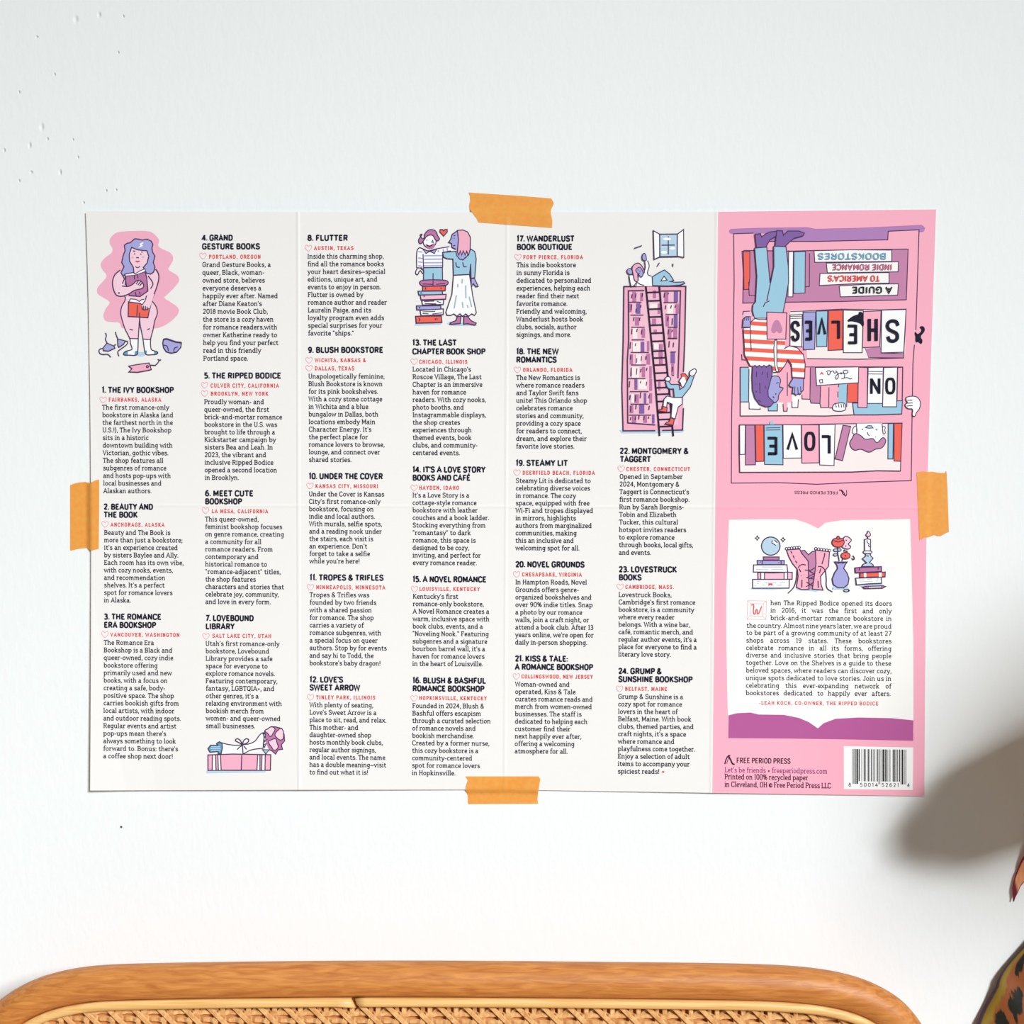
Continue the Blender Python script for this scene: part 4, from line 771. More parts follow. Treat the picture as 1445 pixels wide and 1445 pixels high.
def shelf_drawing():
    a = Art(4, (1000, 280, 4.25))
    S = lambda pts: [(x, y + 892.5) for x, y in pts]          # lower measurements, shifted to this origin
    a.fill([(121,198),(124,190),(131,185),(300,178),(590,174),(640,184),(900,178),(1200,164),(1275,160),(1288,165),(1296,178),(1294,192),(1285,202),(1262,202),(1262,188),(1078,196),(1074,246),(850,252),(640,258),(480,262),(340,258),(340,210),(150,213),(134,213),(125,207)], 'slab')
    a.line([(122,198),(135,184),(300,178),(590,174),(640,184),(900,178),(1200,164),(1275,160),(1297,178),(1285,202)], 0.8, 'mauve')
    a.lines([[(270,208),(150,212),(153,500),(146,935)] + S([(138,400),(136,815),(420,812),(650,822),(900,810),(1215,800),(1220,410)]), [(360,258),(640,258),(1074,248),(1077,197),(1262,188),(1252,500),(1243,790)], S([(1234,-15),(1225,100),(1222,300)])], 1.35)
    # shelf with the guide title
    a.shape([(200,318),(215,312),(500,316),(640,312),(900,308),(1196,304),(1190,480),(1185,608),(1000,612),(800,618),(500,622),(205,628),(208,450)], 'shelf', 1.35)
    a.shape([(208,320),(247,318),(247,470),(240,545),(212,547)], 'red', 1.2); a.lines([[(240,500),(243,582),(280,582)], [(605,330),(604,528),(580,530)]], 1.2)
    a.shape([(480,320),(508,318),(505,590),(476,590)], 'white', 1.2); a.shape([(512,320),(580,318),(578,567),(510,570)], 'blue', 1.2)
    for p in ([(632,314),(860,308),(1098,310),(1098,378),(637,383)], [(706,388),(1138,380),(1136,440),(712,446)], [(668,450),(1082,445),(1082,508),(860,512),(664,522)], [(783,525),(950,515),(1138,512),(1133,580),(790,590)]): a.shape(p, 'page', 1.25)
    # shelf spelling the second title word
    a.fill([(488,672),(800,664),(1183,664),(1178,935)] + S([(1172,64),(800,70),(590,70),(585,-10)]) + [(488,890)], 'cream')
    a.fill([(205,680),(360,672),(360,760),(205,760)], 'casein')
    a.lines([[(205,698),(208,678),(248,676)], [(490,678),(560,676),(800,664),(1030,668),(1184,664),(1178,800)], [(1178,800),(1172,900)] + S([(1170,64),(900,72),(590,68)]), S([(198,42),(200,75),(222,77)])], 1.3)
    a.shape(S([(940,8),(1035,35),(1172,38),(1170,64),(960,62)]), 'shelf', 1.1)
    a.fill(S([(940,8),(1030,-2),(1035,40),(960,62)]), 'shelf')
    for p, k in (([(488,700),(562,696),(558,890),(488,885)], 'page'), ([(566,682),(642,680),(636,905),(568,908)], 'lav'), ([(645,676),(714,674),(708,888),(648,890)], 'blue'), ([(718,672),(806,670),(803,908),(716,912)], 'red'),
                 ([(808,670),(927,674),(920,925),(808,925)], 'page'), ([(928,678),(1034,674),(1026,890),(922,895)], 'cover'), ([(1038,670),(1184,666),(1170,922),(1034,926)], 'white')): a.shape(p, k, 1.3)
    a.lines([[(490,708),(560,706)], [(490,720),(560,718)]], 0.9)
    a.fill([(832,737),(850,716),(868,704),(897,694),(900,682),(922,684),(928,720),(928,770),(908,752),(880,742),(856,738)], 'navy', True, n=3); a.fill([(1238,800),(1252,812),(1266,806),(1275,795),(1275,784),(1266,774),(1274,766),(1288,768),(1296,780),(1295,796),(1284,812),(1274,824),(1274,836),(1282,850),(1276,872),(1258,862),(1243,862),(1240,830)], 'navy', True, n=3)
    # shelf with the third row
    a.fill(S([(190,120),(1165,116),(1160,403),(700,412),(190,412)]), 'cream')
    for p, k in (([(190,120),(243,122),(242,328),(192,330)], 'blue'), ([(245,122),(300,122),(310,372),(243,370)], 'white'), ([(355,300),(415,300),(412,382),(358,382)], 'blue'), ([(405,118),(500,118),(500,330),(420,330)], 'cover'), ([(500,118),(612,118),(608,312),(560,312),(556,240),(500,240)], 'cover'), ([(447,325),(473,325),(470,384),(448,384)], 'cover'), ([(500,300),(538,300),(535,362),(500,362)], 'white'),
                 ([(612,120),(642,122),(650,225),(670,228),(668,337),(612,335)], 'shelf'), ([(672,226),(720,226),(720,362),(674,362)], 'cover'), ([(722,226),(778,226),(778,365),(724,364)], 'cover'), ([(780,222),(832,220),(828,360),(778,362)], 'blue'), ([(835,218),(893,215),(893,330),(833,330)], 'red')): a.fill(S(p), k)
    a.lines([S(q) for q in ([(190,412),(190,120),(240,120)], [(192,328),(240,328),(242,130)], [(243,330),(243,370),(310,372),(308,362)], [(356,350),(358,382),(412,382),(414,340)], [(446,340),(449,384),(470,384),(473,362)], [(500,325),(500,362),(535,362),(538,312)], [(472,150),(472,292)], [(560,285),(560,310),(606,312)], [(610,122),(608,312),(614,335),(668,337),(672,362),(720,362),(722,240)], [(672,232),(668,337)], [(724,364),(778,365)], [(775,265),(775,300)], [(780,222),(778,240)], [(832,222),(828,358)], [(835,330),(893,330)], [(190,412),(480,410),(700,412),(870,405)])], 1.2)
    a.shape(S([(863,335),(895,335),(952,335),(1043,335),(1127,322),(1162,320),(1158,400),(1000,405),(872,405)]), 'blue', 1.3)
    for p, k in (([(898,120),(953,122),(950,362),(895,362)], 'cover'), ([(957,122),(1047,120),(1043,337),(952,337)], 'white'), ([(1050,122),(1132,120),(1127,357),(1043,357)], 'page'), ([(1134,122),(1163,120),(1160,320),(1130,322)], 'cover'), ([(640,122),(900,118),(898,213),(760,222),(648,230)], 'white')): a.shape(S(p), k, 1.25)
    a.lines([S(q) for q in ([(957,145),(1043,146)], [(957,160),(1043,161)], [(560,118),(900,117),(1165,118),(1162,320)])], 1.0)
    a.fill(S([(665,165),(678,146),(692,165),(684,164),(678,160),(672,164)]), 'loc'); a.line(S([(664,196),(682,194),(684,212),(668,214)]), 1.2, closed=True)
    a.lines([S(q) for q in ([(706,148),(722,140),(730,152),(718,166),(712,150)], [(730,150),(745,142),(756,156),(768,148)], [(760,140),(772,152),(778,176),(766,192),(762,176),(780,158),(800,160)], [(790,152),(820,158),(836,148),(826,138),(808,144),(816,166),(812,186)], [(796,190),(830,182),(848,190),(860,186)])], 1.25, smooth=True)
    a.shape(S([(743,368),(752,342),(772,336),(812,336),(822,352),(816,378),(760,382)]), 'white', 1.3, True); a.lines([S([(x, 340), (x + 4, 362)]) for x in (762, 778, 794, 808)], 1.2)
    a.shape(S([(1188,300),(1238,295),(1262,312),(1270,340),(1262,372),(1246,392),(1236,414),(1222,408),(1222,372),(1196,368),(1178,346),(1192,332),(1184,318)]), 'white', 1.3, True); a.lines([S(q) for q in ([(1190,318),(1222,318)], [(1184,336),(1224,334)], [(1188,352),(1224,350)])], 1.2)
    # shelf spelling the first title word
    a.shape(S([(185,466),(500,466),(760,460),(1160,455),(1155,600),(1150,742),(1010,740),(860,748),(187,750),(184,600)]), 'cream', 1.35)
    for p, k in (([(186,467),(220,467),(218,642),(187,644)], 'white'), ([(222,467),(276,467),(281,705),(220,706)], 'shelf'), ([(280,466),(330,466),(332,684),(284,686)], 'red'), ([(333,466),(442,465),(446,705),(335,703)], 'blue'), ([(446,465),(555,465),(556,664),(448,666)], 'white'), ([(557,465),(661,465),(663,693),(559,695)], 'cover'), ([(664,464),(758,462),(752,710),(666,706)], 'white'),
                 ([(806,468),(852,474),(803,680),(758,670)], 'shelf'), ([(1077,458),(1108,457),(1105,670),(1075,670)], 'blue'), ([(1112,457),(1160,456),(1152,684),(1112,682)], 'red')): a.shape(S(p), k, 1.3)
    a.lines([S([(343,484),(430,482)]), S([(343,497),(430,495)])], 1.0); a.fill(S([(365,464),(370,442),(386,442),(392,464)]), 'blue')
    a.fill(S([(888,458),(1042,456),(1048,520),(1030,572),(960,580),(890,530)]), 'white')
    a.shape(S([(870,480),(885,475),(888,515),(872,520),(862,510)]), 'white', 1.1, True); a.shape(S([(1044,478),(1058,478),(1056,500),(1060,512),(1048,520)]), 'white', 1.1, True)
    a.shape(S([(880,518),(915,532),(940,552),(985,548),(1010,572),(1045,542),(1062,562),(1040,602),(1000,612),(962,630),(915,612),(870,616),(846,578),(862,545)]), 'shelf', 1.3, True)
    a.lines([S([(886,460),(888,515)]), S([(1040,458),(1046,520)]), S([(952,510),(955,522),(965,532)]), S([(918,490),(926,496)]), S([(1002,498),(1012,490)])], 1.2); a.shape(S([(940,482),(955,470),(975,470),(986,484),(962,486)]), 'blue', 1.1); a.dots(S([(1002,538)]), 3)
    return a.make('bookshelf_drawing', cover, 'drawing of a bookcase full of coloured books')
shelf_drawing()

def title_lettering():
    def L(rows, k='navy', s0=0, label=None):   # centre and size in the 4.25x measurements, turned upside down
        a = Art(100, (0, 0, 1))
        for t, cx, cy, w, h, pen in rows:
            X, Y = 1000 + cx / 4.25, 280 + (cy + s0) / 4.25
            w /= 4.25; h /= 4.25
            letter(a, t, X - w/2, X + w/2, Y - h/2, h, pen, k, False, 0, n=4, flip=True)
        a.make('title_lettering', cover, label)
    L([('BOOKSTORES', 862, 346, 415, 36, 1.6)], 'skyletter', 0, 'pale blue upside-down lettering'); L([('INDIE ROMANCE', 922, 411, 362, 34, 1.35)], 'rose', 0, 'mauve upside-down lettering')
    L([("TO AMERICA'S", 872, 479, 314, 34, 1.45)], 'loc', 0, 'red upside-down lettering'); L([('A GUIDE', 982, 549, 246, 38, 1.75)], 'black', 0, 'black upside-down lettering')
    L([(t, x, y, w, h, h * .036) for t, x, y, w, h in (('S', 1105, 795, 92, 132), ('H', 985, 788, 70, 132), ('E', 864, 815, 74, 114), ('L', 766, 787, 62, 106), ('V', 680, 768, 50, 92), ('E', 600, 792, 52, 116), ('S', 521, 795, 56, 116))], label='dark upside-down letters on seven book spines')
    L([(t, x, y, w, h, h * .04) for t, x, y, w, h in (('O', 1090, 232, 68, 94), ('N', 1000, 233, 76, 92))], 'navy', 892.5, 'dark upside-down letters on two white book spines')
    L([(t, x, y, w, h, h * .04) for t, x, y, w, h in (('L', 708, 583, 66, 108), ('O', 607, 564, 74, 108), ('V', 502, 567, 70, 94), ('E', 384, 592, 78, 106))], 'navy', 892.5, 'dark upside-down letters on four book spines of the bottom shelf')
title_lettering()

def figure_drawing():
    a = Art(100, (1010, 310, 9.03)); D = (480 - 310) * 9.03
    a.fill([(500,185),(570,178),(585,220),(640,175),(700,155),(775,148),(760,212),(690,258),(640,348),(518,352)], 'purple'); a.fill([(778,138),(850,142),(862,200),(920,145),(1060,145),(1130,172),(1112,205),(1000,235),(935,290),(885,338),(757,334)], 'purple')
    a.lines([[(518,352),(500,185),(570,178),(585,220),(640,178),(700,155),(775,148)], [(770,208),(690,258),(640,348)], [(757,334),(778,138),(850,142),(862,200),(920,145),(1060,145),(1130,172),(1112,205),(1000,235),(935,290),(885,338)]], 1.35)
    legl = [(497,362),(650,350),(672,550),(692,805),(655,1030),(660,1180),(640,1250),(500,1250),(468,1160),(470,1100),(508,1045),(525,720)]
    a.fill(legl, 'blue'); a.fill([(740,338),(895,344),(925,600),(928,800),(885,1050),(858,1182),(640,1182),(600,1105),(660,1030),(700,800),(742,600)], 'blue')
    a.lines([[(508,1045),(525,720),(497,362),(650,350),(692,805)], [(510,1045),(475,1085),(468,1160),(485,1225)], [(650,1035),(700,800),(742,600),(740,338),(895,344),(925,600),(928,800),(885,1050),(858,1182)], [(605,1110),(630,1060),(685,1035)]], 1.35)
    sw = [(351,-149),(440,-155),(452,-235),(500,-275),(560,-262),(660,-262),(700,-100),(887,-5),(880,110),(940,72),(1040,98),(1115,180),(1140,300),(1132,490),(975,478),(965,310),(920,248),(882,320),(820,402),(735,412),(720,322),(470,345),(440,330),(400,250),(368,180),(365,80)]
    sw = [(x, y + D) for x, y in sw]
    a.fill(sw, 'white'); a.bands(sw, 'red', [(b + D, b + D + 52) for b in (-245, -133, -17, 93, 203, 316, 430)], 0.055, 355)
    q = lambda pts: [(x, y + D) for x, y in pts]
    a.line(q([(452,-235),(500,-275),(560,-262),(660,-262)]), 1.3); a.line(q([(440,330),(400,250),(368,180),(365,80),(351,-149)]), 1.35, smooth=True)
    a.lines([q([(440,-155),(445,0),(452,135)]), q([(870,110),(940,72),(1040,98),(1115,180),(1140,300),(1132,488),(975,478),(965,310),(920,248),(882,320),(820,402),(735,412)])], 1.35)
    a.shape(q([(752,0),(778,0),(780,320),(805,402),(770,402),(748,300),(740,100)]), 'page', 1.25)
    a.shape([(650,1178),(905,1188),(892,D-12),(655,D-12)], 'cover', 1.35)
    hx, hy = (408 - 42.5) * 2.125, (770 - 127.5) * 2.125     # heart on the card, printed upside down
    a.fill([(hx, hy - 90), (hx + 68, hy + 15), (hx + 62, hy + 70), (hx + 30, hy + 82), (hx, hy + 58), (hx - 30, hy + 82), (hx - 62, hy + 70), (hx - 68, hy + 15)], 'shelf', True)
    # head, hands
    a.shape(q([(712,470),(760,455),(808,472),(826,520),(815,590),(858,612),(832,652),(802,700),(790,770),(740,792),(680,735),(662,650),(690,540)]), 'lav', 1.3, True)
    hair = q([(462,470),(470,340),(500,320),(525,345),(555,320),(585,345),(615,320),(645,345),(680,315),(712,330),(718,440),(692,540),(665,640),(670,720),(742,792),(700,842),(640,850),(560,820),(500,740),(470,640)])
    a.fill(hair, 'purple'); a.line(hair, 1.35, closed=True)
    a.lines([q(p) for p in ([(520,400),(518,470)], [(595,400),(590,440)], [(655,410),(660,480)], [(560,545),(565,680)], [(632,580),(630,620)], [(540,760),(575,790)], [(512,560),(514,566)], [(518,645),(515,668)], [(770,550),(800,538)], [(808,600),(840,600)], [(730,715),(735,735),(752,735)])], 1.2); a.dots(q([(765,685)]), 9)
    a.shape(q([(988,480),(1120,490),(1115,640),(1092,660),(1080,690),(1052,682),(1026,702),(1002,682),(975,680),(985,600),(945,592),(935,568)]), 'lav', 1.3)
    a.lines([q(p) for p in ([(1010,590),(1002,680)], [(1045,600),(1050,680)], [(1080,590),(1085,660)])], 1.1)
    a.shape(q([(345,-165),(352,-270),(385,-300),(440,-300),(442,-165)]), 'lav', 1.2); a.lines([q([(x, -300), (x - 4, -250)]) for x in (372, 398, 420)], 1.1)
    return a.make('figure_drawing', cover, 'drawing of a person in a red striped sweater holding a pink card, upside down')
figure_drawing()
a = Art(6, (0, 0, 1))
for pts, w, k in (([(1184, 691.4), (1187.5, 692.5), (1190, 697.5), (1193.2, 698.6)], 1.7, 'plum'), ([(1187, 691), (1190.5, 694.5), (1193.6, 700), (1194.6, 691.5)], 1.1, 'dark')): a.line(pts, w, k, smooth=True)
letter(a, 'FREE PERIOD PRESS', 1121, 1182.5, 693.2, 4.2, 0.8, 'plum', False, 0.006, n=3, flip=True)
a.make('publisher_mark', cover, 'tiny upside-down publisher mark')

# ------------------------------------------------------------------ the lower pink panel
a = Art(4, (1000, 710, 4.25))
Q = lambda pts: [(x, y + 270 * 4.25) for x, y in pts]
a.fill([(122,100),(300,97),(520,97),(590,120),(657,152),(700,118),(800,102),(1000,100),(1208,95),(1214,300),(1222,600)] + Q([(1228,-300),(1228,160),(1228,230),(118,230),(112,0)]) + [(106,800),(106,520)], 'page')
a.fill(Q([(118,125),(170,112),(250,108),(300,120),(450,122),(540,140),(600,165),(655,203),(690,172),(760,146),(900,138),(1100,142),(1228,155),(1227,278),(850,270),(500,265),(118,262)]), 'magenta')
page = a.make('page_drawing', back, 'white open page above purple pages')

def still_life():
    a = Art(8, (1050, 745, 11.115))
    a.fill([(100,945),(130,930),(710,940),(700,955),(420,972),(110,965)], 'pale'); a.fill([(810,950),(840,925),(1240,965),(1130,1000),(830,975)], 'pale')
    a.ell(418, 285, 146, 143, 'pale', 1.6, 26)
    a.fill([(430,225),(470,190),(525,235),(500,275)], 'white'); a.lines([[(430,230),(500,275)], [(475,190),(520,232)], [(430,225),(450,200)]], 1.4)
    a.shape([(300,455),(550,455),(548,505),(305,505)], 'mauve', 1.5); a.shape([(205,510),(630,510),(628,575),(208,575)], 'lav', 1.5); a.lines([[(285,510),(285,575)], [(580,510),(580,575)]], 1.4); a.dots([(258,535),(545,545)], 9)
    a.shape([(150,580),(672,578),(685,695),(145,692)], 'white', 1.5); a.shape([(215,702),(450,705),(755,695),(755,805),(400,808),(220,805)], 'casein', 1.5)
    a.rect(268, 707, 315, 803, 'white'); a.rect(632, 703, 680, 803, 'white'); a.lines([[(x, 704), (x, 806)] for x in (262, 320, 628, 682)], 1.4)
    a.shape([(135,808),(710,806),(705,943),(135,945)], 'white', 1.5); a.fill([(380,868),(446,868),(446,912),(414,893),(380,912)], 'loc')
    a.lines([[(280,612),(600,612)], [(190,650),(380,655)], [(440,650),(610,648)], [(205,840),(240,840)], [(320,856),(510,856)], [(560,852),(650,856)], [(515,900),(595,898)], [(165,905),(190,905)], [(285,895),(320,893)], [(195,870),(235,870)]], 0.8, 'grey')
    for cx, cy in ((207, 158), (612, 184)): a.line([(cx, cy - 34), (cx + 12, cy - 12), (cx + 32, cy), (cx + 12, cy + 12), (cx, cy + 34), (cx - 12, cy + 12), (cx - 32, cy), (cx - 12, cy - 12)], 1.1, closed=True)
    a.fill([(890,358),(950,352),(1010,420),(1070,370),(1125,362),(1130,560),(1095,962),(1005,962),(1000,520)], 'shelf'); a.line([(890,358),(950,352),(1010,420),(1070,370),(1125,362)], 1.4)
    a.shape([(665,345),(870,330),(905,400),(1005,520),(1010,700),(1018,962),(900,968),(820,930),(848,760),(835,650),(760,560),(700,450)], 'cover', 1.5)
    a.shape([(1118,345),(1340,375),(1325,600),(1270,672),(1200,760),(1205,880),(1238,975),(1070,960),(1105,740),(1128,560)], 'cover', 1.5)
    for x0, y0, x1, y1 in ((665,325,865,305), (1125,325,1340,355)):
        for i in range(6): a.ell(x0 + (x1 - x0) * i / 5, y0 + (y1 - y0) * i / 5, 19, 20, 'white', 1.1, 10)
    a.lines([[(732,365),(755,400)], [(768,430),(790,478)], [(805,515),(832,552)], [(865,640),(890,690)], [(910,810),(905,935)], [(1265,390),(1262,440),(1222,565)], [(1205,635),(1182,710)], [(1160,830),(1165,940)], [(895,745),(897,752)], [(1145,668),(1147,674)], [(1128,800),(1130,806)]], 1.4)
    a.lines([[(955,660),(1040,668),(1110,625)], [(1020,672),(1100,720),(980,778),(1090,800)], [(980,850),(1085,915)], [(975,918),(1040,890),(1090,850)], [(1010,800),(1095,760)]], 1.3)
    a.lines([[(850,625),(875,590),(920,572),(970,582)], [(832,650),(820,800),(780,930),(690,1025)], [(1160,605),(1215,608),(1270,662),(1290,780),(1300,940),(1388,1005)]], 1.4, smooth=True)
    # vase, flowers and candle
    a.at(1160, 745, 13.136)
    a.fill([(190,1120),(210,1080),(480,1080),(500,1130),(200,1140)], 'pale'); a.fill([(660,1060),(1120,1040),(1150,1075),(740,1085)], 'pale')
    vase = [(235,632),(465,632),(425,690),(402,750),(460,830),(500,940),(480,1050),(400,1110),(290,1110),(210,1050),(188,950),(235,830),(290,750),(275,690)]
    a.shape(vase, 'lav', 1.6); a.lines([[(240,625),(350,650),(465,632)], [(270,655),(320,655)], [(370,655),(410,650)]], 1.3)
    a.lines([[(290,355),(292,460),(320,612)], [(385,570),(370,612)], [(415,400),(408,440)], [(415,418),(480,436)], [(570,512),(600,560),(580,590),(550,560)]], 1.5, smooth=True)
    for cx, cy, rx, ry in ((252,412,38,26), (322,408,34,24), (248,498,38,24)): a.ell(cx, cy, rx, ry, 'pale', 1.3, 14)
    a.shape([(400,185),(460,158),(535,210),(538,245),(488,300),(532,345),(500,388),(430,382),(372,350),(400,270)], 'lpink', 1.4, True); a.dots([(448,230),(440,335)], 13, 'dark')
    a.shape([(185,275),(215,205),(265,190),(300,150),(335,190),(390,205),(410,280),(360,345),(300,355),(230,340)], 'red', 1.4, True); a.line([(215,232),(300,262),(385,225)], 1.4, smooth=True); a.line([(265,192),(300,212),(338,190)], 1.3, smooth=True)
    a.ell(437, 515, 84, 62, 'red', 1.4, 16); a.dots([(435,518)], 14, 'dark'); a.ell(455, 1160, 52, 24, 'pale', 1.3, 14); a.fill([(480,1140),(520,1160),(480,1180)], 'dark')
    a.shape([(790,212),(845,205),(900,212),(898,425),(792,425)], 'white', 1.4); a.lines([[(835,225),(838,265),(870,300),(862,335),(890,355)], [(848,165),(850,210)]], 1.3, smooth=True)
    a.shape([(855,60),(898,118),(880,155),(850,165),(815,130),(838,98)], 'lpink', 1.3, True)
    a.shape([(765,445),(790,428),(905,428),(925,448),(895,472),(790,472)], 'white', 1.4, True)
    a.shape([(805,478),(895,478),(900,515),(946,562),(880,640),(945,680),(955,712),(738,716),(765,672),(830,650),(750,572),(815,515)], 'pale', 1.4); a.line([(835,520),(865,520)], 1.8)
    a.shape([(612,742),(700,732),(1100,718),(1102,808),(900,818),(620,832)], 'mauve', 1.6); a.lines([[(692,740),(695,790)], [(1040,730),(1040,775)]], 1.5)
    a.shape([(702,838),(1172,818),(1170,905),(705,918)], 'red', 1.5); a.fill([(775,838),(820,836),(822,910),(778,912)], 'white'); a.fill([(1055,828),(1105,826),(1105,905),(1056,908)], 'white')
    a.shape([(625,932),(1095,915),(1105,1025),(860,1035),(640,1055)], 'white', 1.5); a.lines([[(680,965),(790,958)], [(840,950),(920,945)], [(690,1000),(940,990)], [(1010,945),(1050,942)], [(1000,985),(1040,980)]], 0.8, 'grey')
    a.shape([(755,1100),(800,1083),(1130,1073),(1182,1085),(1130,1115),(790,1125)], 'mauve', 1.4); a.line([(870,1100),(1090,1092)], 1.1, 'white')
    return a.make('still_life_drawing', back, 'drawing of a crystal ball on books, a corset, a flower vase and a candle')
still_life()
a = Art(8, (1000, 830, 4.25))
PARA = [("hen The Ripped Bodice opened its doors", 370, 1100, 94), ("in 2016, it was the first and only", 370, 1098, 138.5), ("brick-and-mortar romance bookstore in", 370, 1098, 184), ("the country. Almost nine years later, we are proud", 226, 1098, 230), ("to be part of a growing community of at least 27", 225, 1097, 273), ("shops across 19 states. These bookstores", 224, 1097, 318.5), ("celebrate romance in all its forms, offering", 223, 1097, 363), ("diverse and inclusive stories that bring people", 223, 1097, 407), ("together. Love on the Shelves is a guide to these", 223, 1096, 452), ("beloved spaces, where readers can discover cozy,", 223, 1097, 498), ("unique spots dedicated to love stories. Join us in", 222, 1096, 543.5), ("celebrating this ever-expanding network of", 222, 1096, 589), ("bookstores dedicated to happily ever afters.", 222, 1093, 634)]
for tx, x0, x1, yc in PARA:
    X0, X1, Y = 1000 + x0 / 4.25, 1000 + x1 / 4.25, 830 + yc / 4.25 + 2.4
    letter(a, tx, X0, X1, Y - 0.5 * 0.006 * (X1 - X0), 6.7, 1.1, 'body', True, 0.006, justify=True)
a.make('paragraph', back, 'justified paragraph of dark text on the white page')
a = Art(8, (1000, 830, 4.25))
a.line([(234,75),(346,77),(344,188),(230,186)], 0.7, 'heart', True); a.line([(252,92),(328,94),(326,168),(248,166)], 0.7, 'heart', True); a.lines([[(234,75),(252,92)], [(346,77),(328,94)], [(344,188),(326,168)], [(230,186),(248,166)]], 0.5, 'heart')
a.line([(256,102),(270,100),(268,140),(276,156),(288,128),(294,154),(310,130),(318,108)], 1.6, 'loc', smooth=True)
a.make('drop_cap', back, 'red initial in a pink square frame')
a = Art(8); letter(a, '-LEAH KOCH, CO-OWNER, THE RIPPED BODICE', 1000 + 302/4.25, 1000 + 1018/4.25, 830 + 690/4.25 + 2.0, 5.0, 1.1, 'loc', True, 0.006, track=1.8); a.make('signature_line', back, 'red line of spaced capitals')
a = Art(6, (1000, 980, 4.25))
a.line([(97,418),(104,392),(118,368),(130,368)], 1.8, 'plum', smooth=True); a.line([(108,415),(116,390),(128,374)], 0.9, 'plum'); a.line([(118,370),(132,392),(142,414),(156,420)], 2.2, 'dark', smooth=True)
def im(tx, x0, x1, yc, k, cap, pen, serif=True): letter(a, tx, 1000 + x0/4.25, 1000 + x1/4.25, 980 + yc/4.25, cap, pen, k, serif, 0.014, n=3)
im('FREE PERIOD PRESS', 166, 492, 411, 'dark', 7.4, 1.3, False); im("Let's be friends * freeperiodpress.com", 95, 713, 467, 'violet', 7.4, 1.0); im('Printed on 100% recycled paper', 95, 597, 508, 'plum', 7.6, 1.15); im('in Cleveland, OH © Free Period Press LLC', 95, 734, 554, 'plum', 7.6, 1.15)
a.make('imprint', back, 'publisher imprint in dark and purple letters')
a = Art(6, (1000, 980, 4.25))
a.fill([(810,310),(1227,318),(1225,573),(811,568)], 'white')
Lc = ['0001101', '0011001', '0010011', '0111101', '0100011', '0110001', '0101111', '0111011', '0110111', '0001011']
num = '850014526214'
code = '101' + ''.join(Lc[int(c)] for c in num[:6]) + '01010' + ''.join(''.join('10'[int(b)] for b in Lc[int(c)]) for c in num[6:]) + '101'
i = 0
a.layer += 1
while i < len(code):
    j = i
    while j < len(code) and code[j] == code[i]: j += 1
    if code[i] == '1':
        w = (1185 - 862) / len(code)
        x0, x1 = 862 + i * w, 862 + j * w
        tall = i < 10 or i >= 85 or 45 <= i < 50
        ye = 536 if tall else 520
        a.face([a.P(p) for p in ((x0, 327 + (x0 - 862) * .012), (x1, 327 + (x1 - 862) * .012), (x1, ye + (x1 - 862) * .012), (x0, ye + (x0 - 862) * .012))], 'bar')
    i = j
for tx, x0, x1 in (('8', 838, 854), ('50014', 906, 1016), ('52621', 1036, 1142), ('4', 1190, 1206)): letter(a, tx, 1000 + x0/4.25, 1000 + x1/4.25, 980 + (552 + (x0 - 840) * .008)/4.25, 5.2, 0.85, 'bar', False, 0.01, n=3, track=2.2)
a.make('barcode', back, 'white barcode label')

# ------------------------------------------------------------------ orange tape
def poly_in(x, y, P):
    c = False; j = len(P) - 1
    for i in range(len(P)):
        if (P[i][1] > y) != (P[j][1] > y) and x < (P[j][0] - P[i][0]) * (y - P[i][1]) / (P[j][1] - P[i][1]) + P[i][0]: c = not c
        j = i
    return c
def edge_dist(x, y, P):
    best = 1e9
    for i in range(len(P)):
        a, b = Vector(P[i]), Vector(P[(i + 1) % len(P)])
        t = max(0, min(1, (Vector((x, y)) - a).dot(b - a) / (b - a).length_squared))
        best = min(best, (Vector((x, y)) - a - (b - a) * t).length)
    return best
def tape_material():
    m = bpy.data.materials.new('orange_tape'); m.use_nodes = True
    n, l = nodes(m); b = n['Principled BSDF']
    geo = n.new('ShaderNodeNewGeometry'); nz = n.new('ShaderNodeTexNoise'); nz.inputs['Scale'].default_value = 420; nz.inputs['Detail'].default_value = 4
    mp = n.new('ShaderNodeMapping'); l.new(geo.outputs['Position'], mp.inputs[0]); l.new(mp.outputs[0], nz.inputs['Vector'])
    cr = n.new('ShaderNodeValToRGB'); cr.color_ramp.elements[0].position = .3; cr.color_ramp.elements[1].position = .75
    cr.color_ramp.elements[0].color = lin((255, 172, 76)); cr.color_ramp.elements[1].color = lin((255, 186, 94))
    l.new(nz.outputs['Fac'], cr.inputs[0]); l.new(cr.outputs[0], b.inputs['Base Color'])
    b.inputs['Roughness'].default_value = 0.55; b.inputs['Specular IOR Level'].default_value = 0.25
    bump_of(m, nz.outputs['Fac'], 0.00006, 1)
    tr = n.new('ShaderNodeBsdfTransparent'); tr.inputs[0].default_value = lin((255, 176, 84))
    mx = n.new('ShaderNodeMixShader'); mx.inputs[0].default_value = 0.2
    l.new(b.outputs[0], mx.inputs[1]); l.new(tr.outputs[0], mx.inputs[2]); l.new(mx.outputs[0], n['Material Output'].inputs[0])
    return m
TAPE = tape_material()
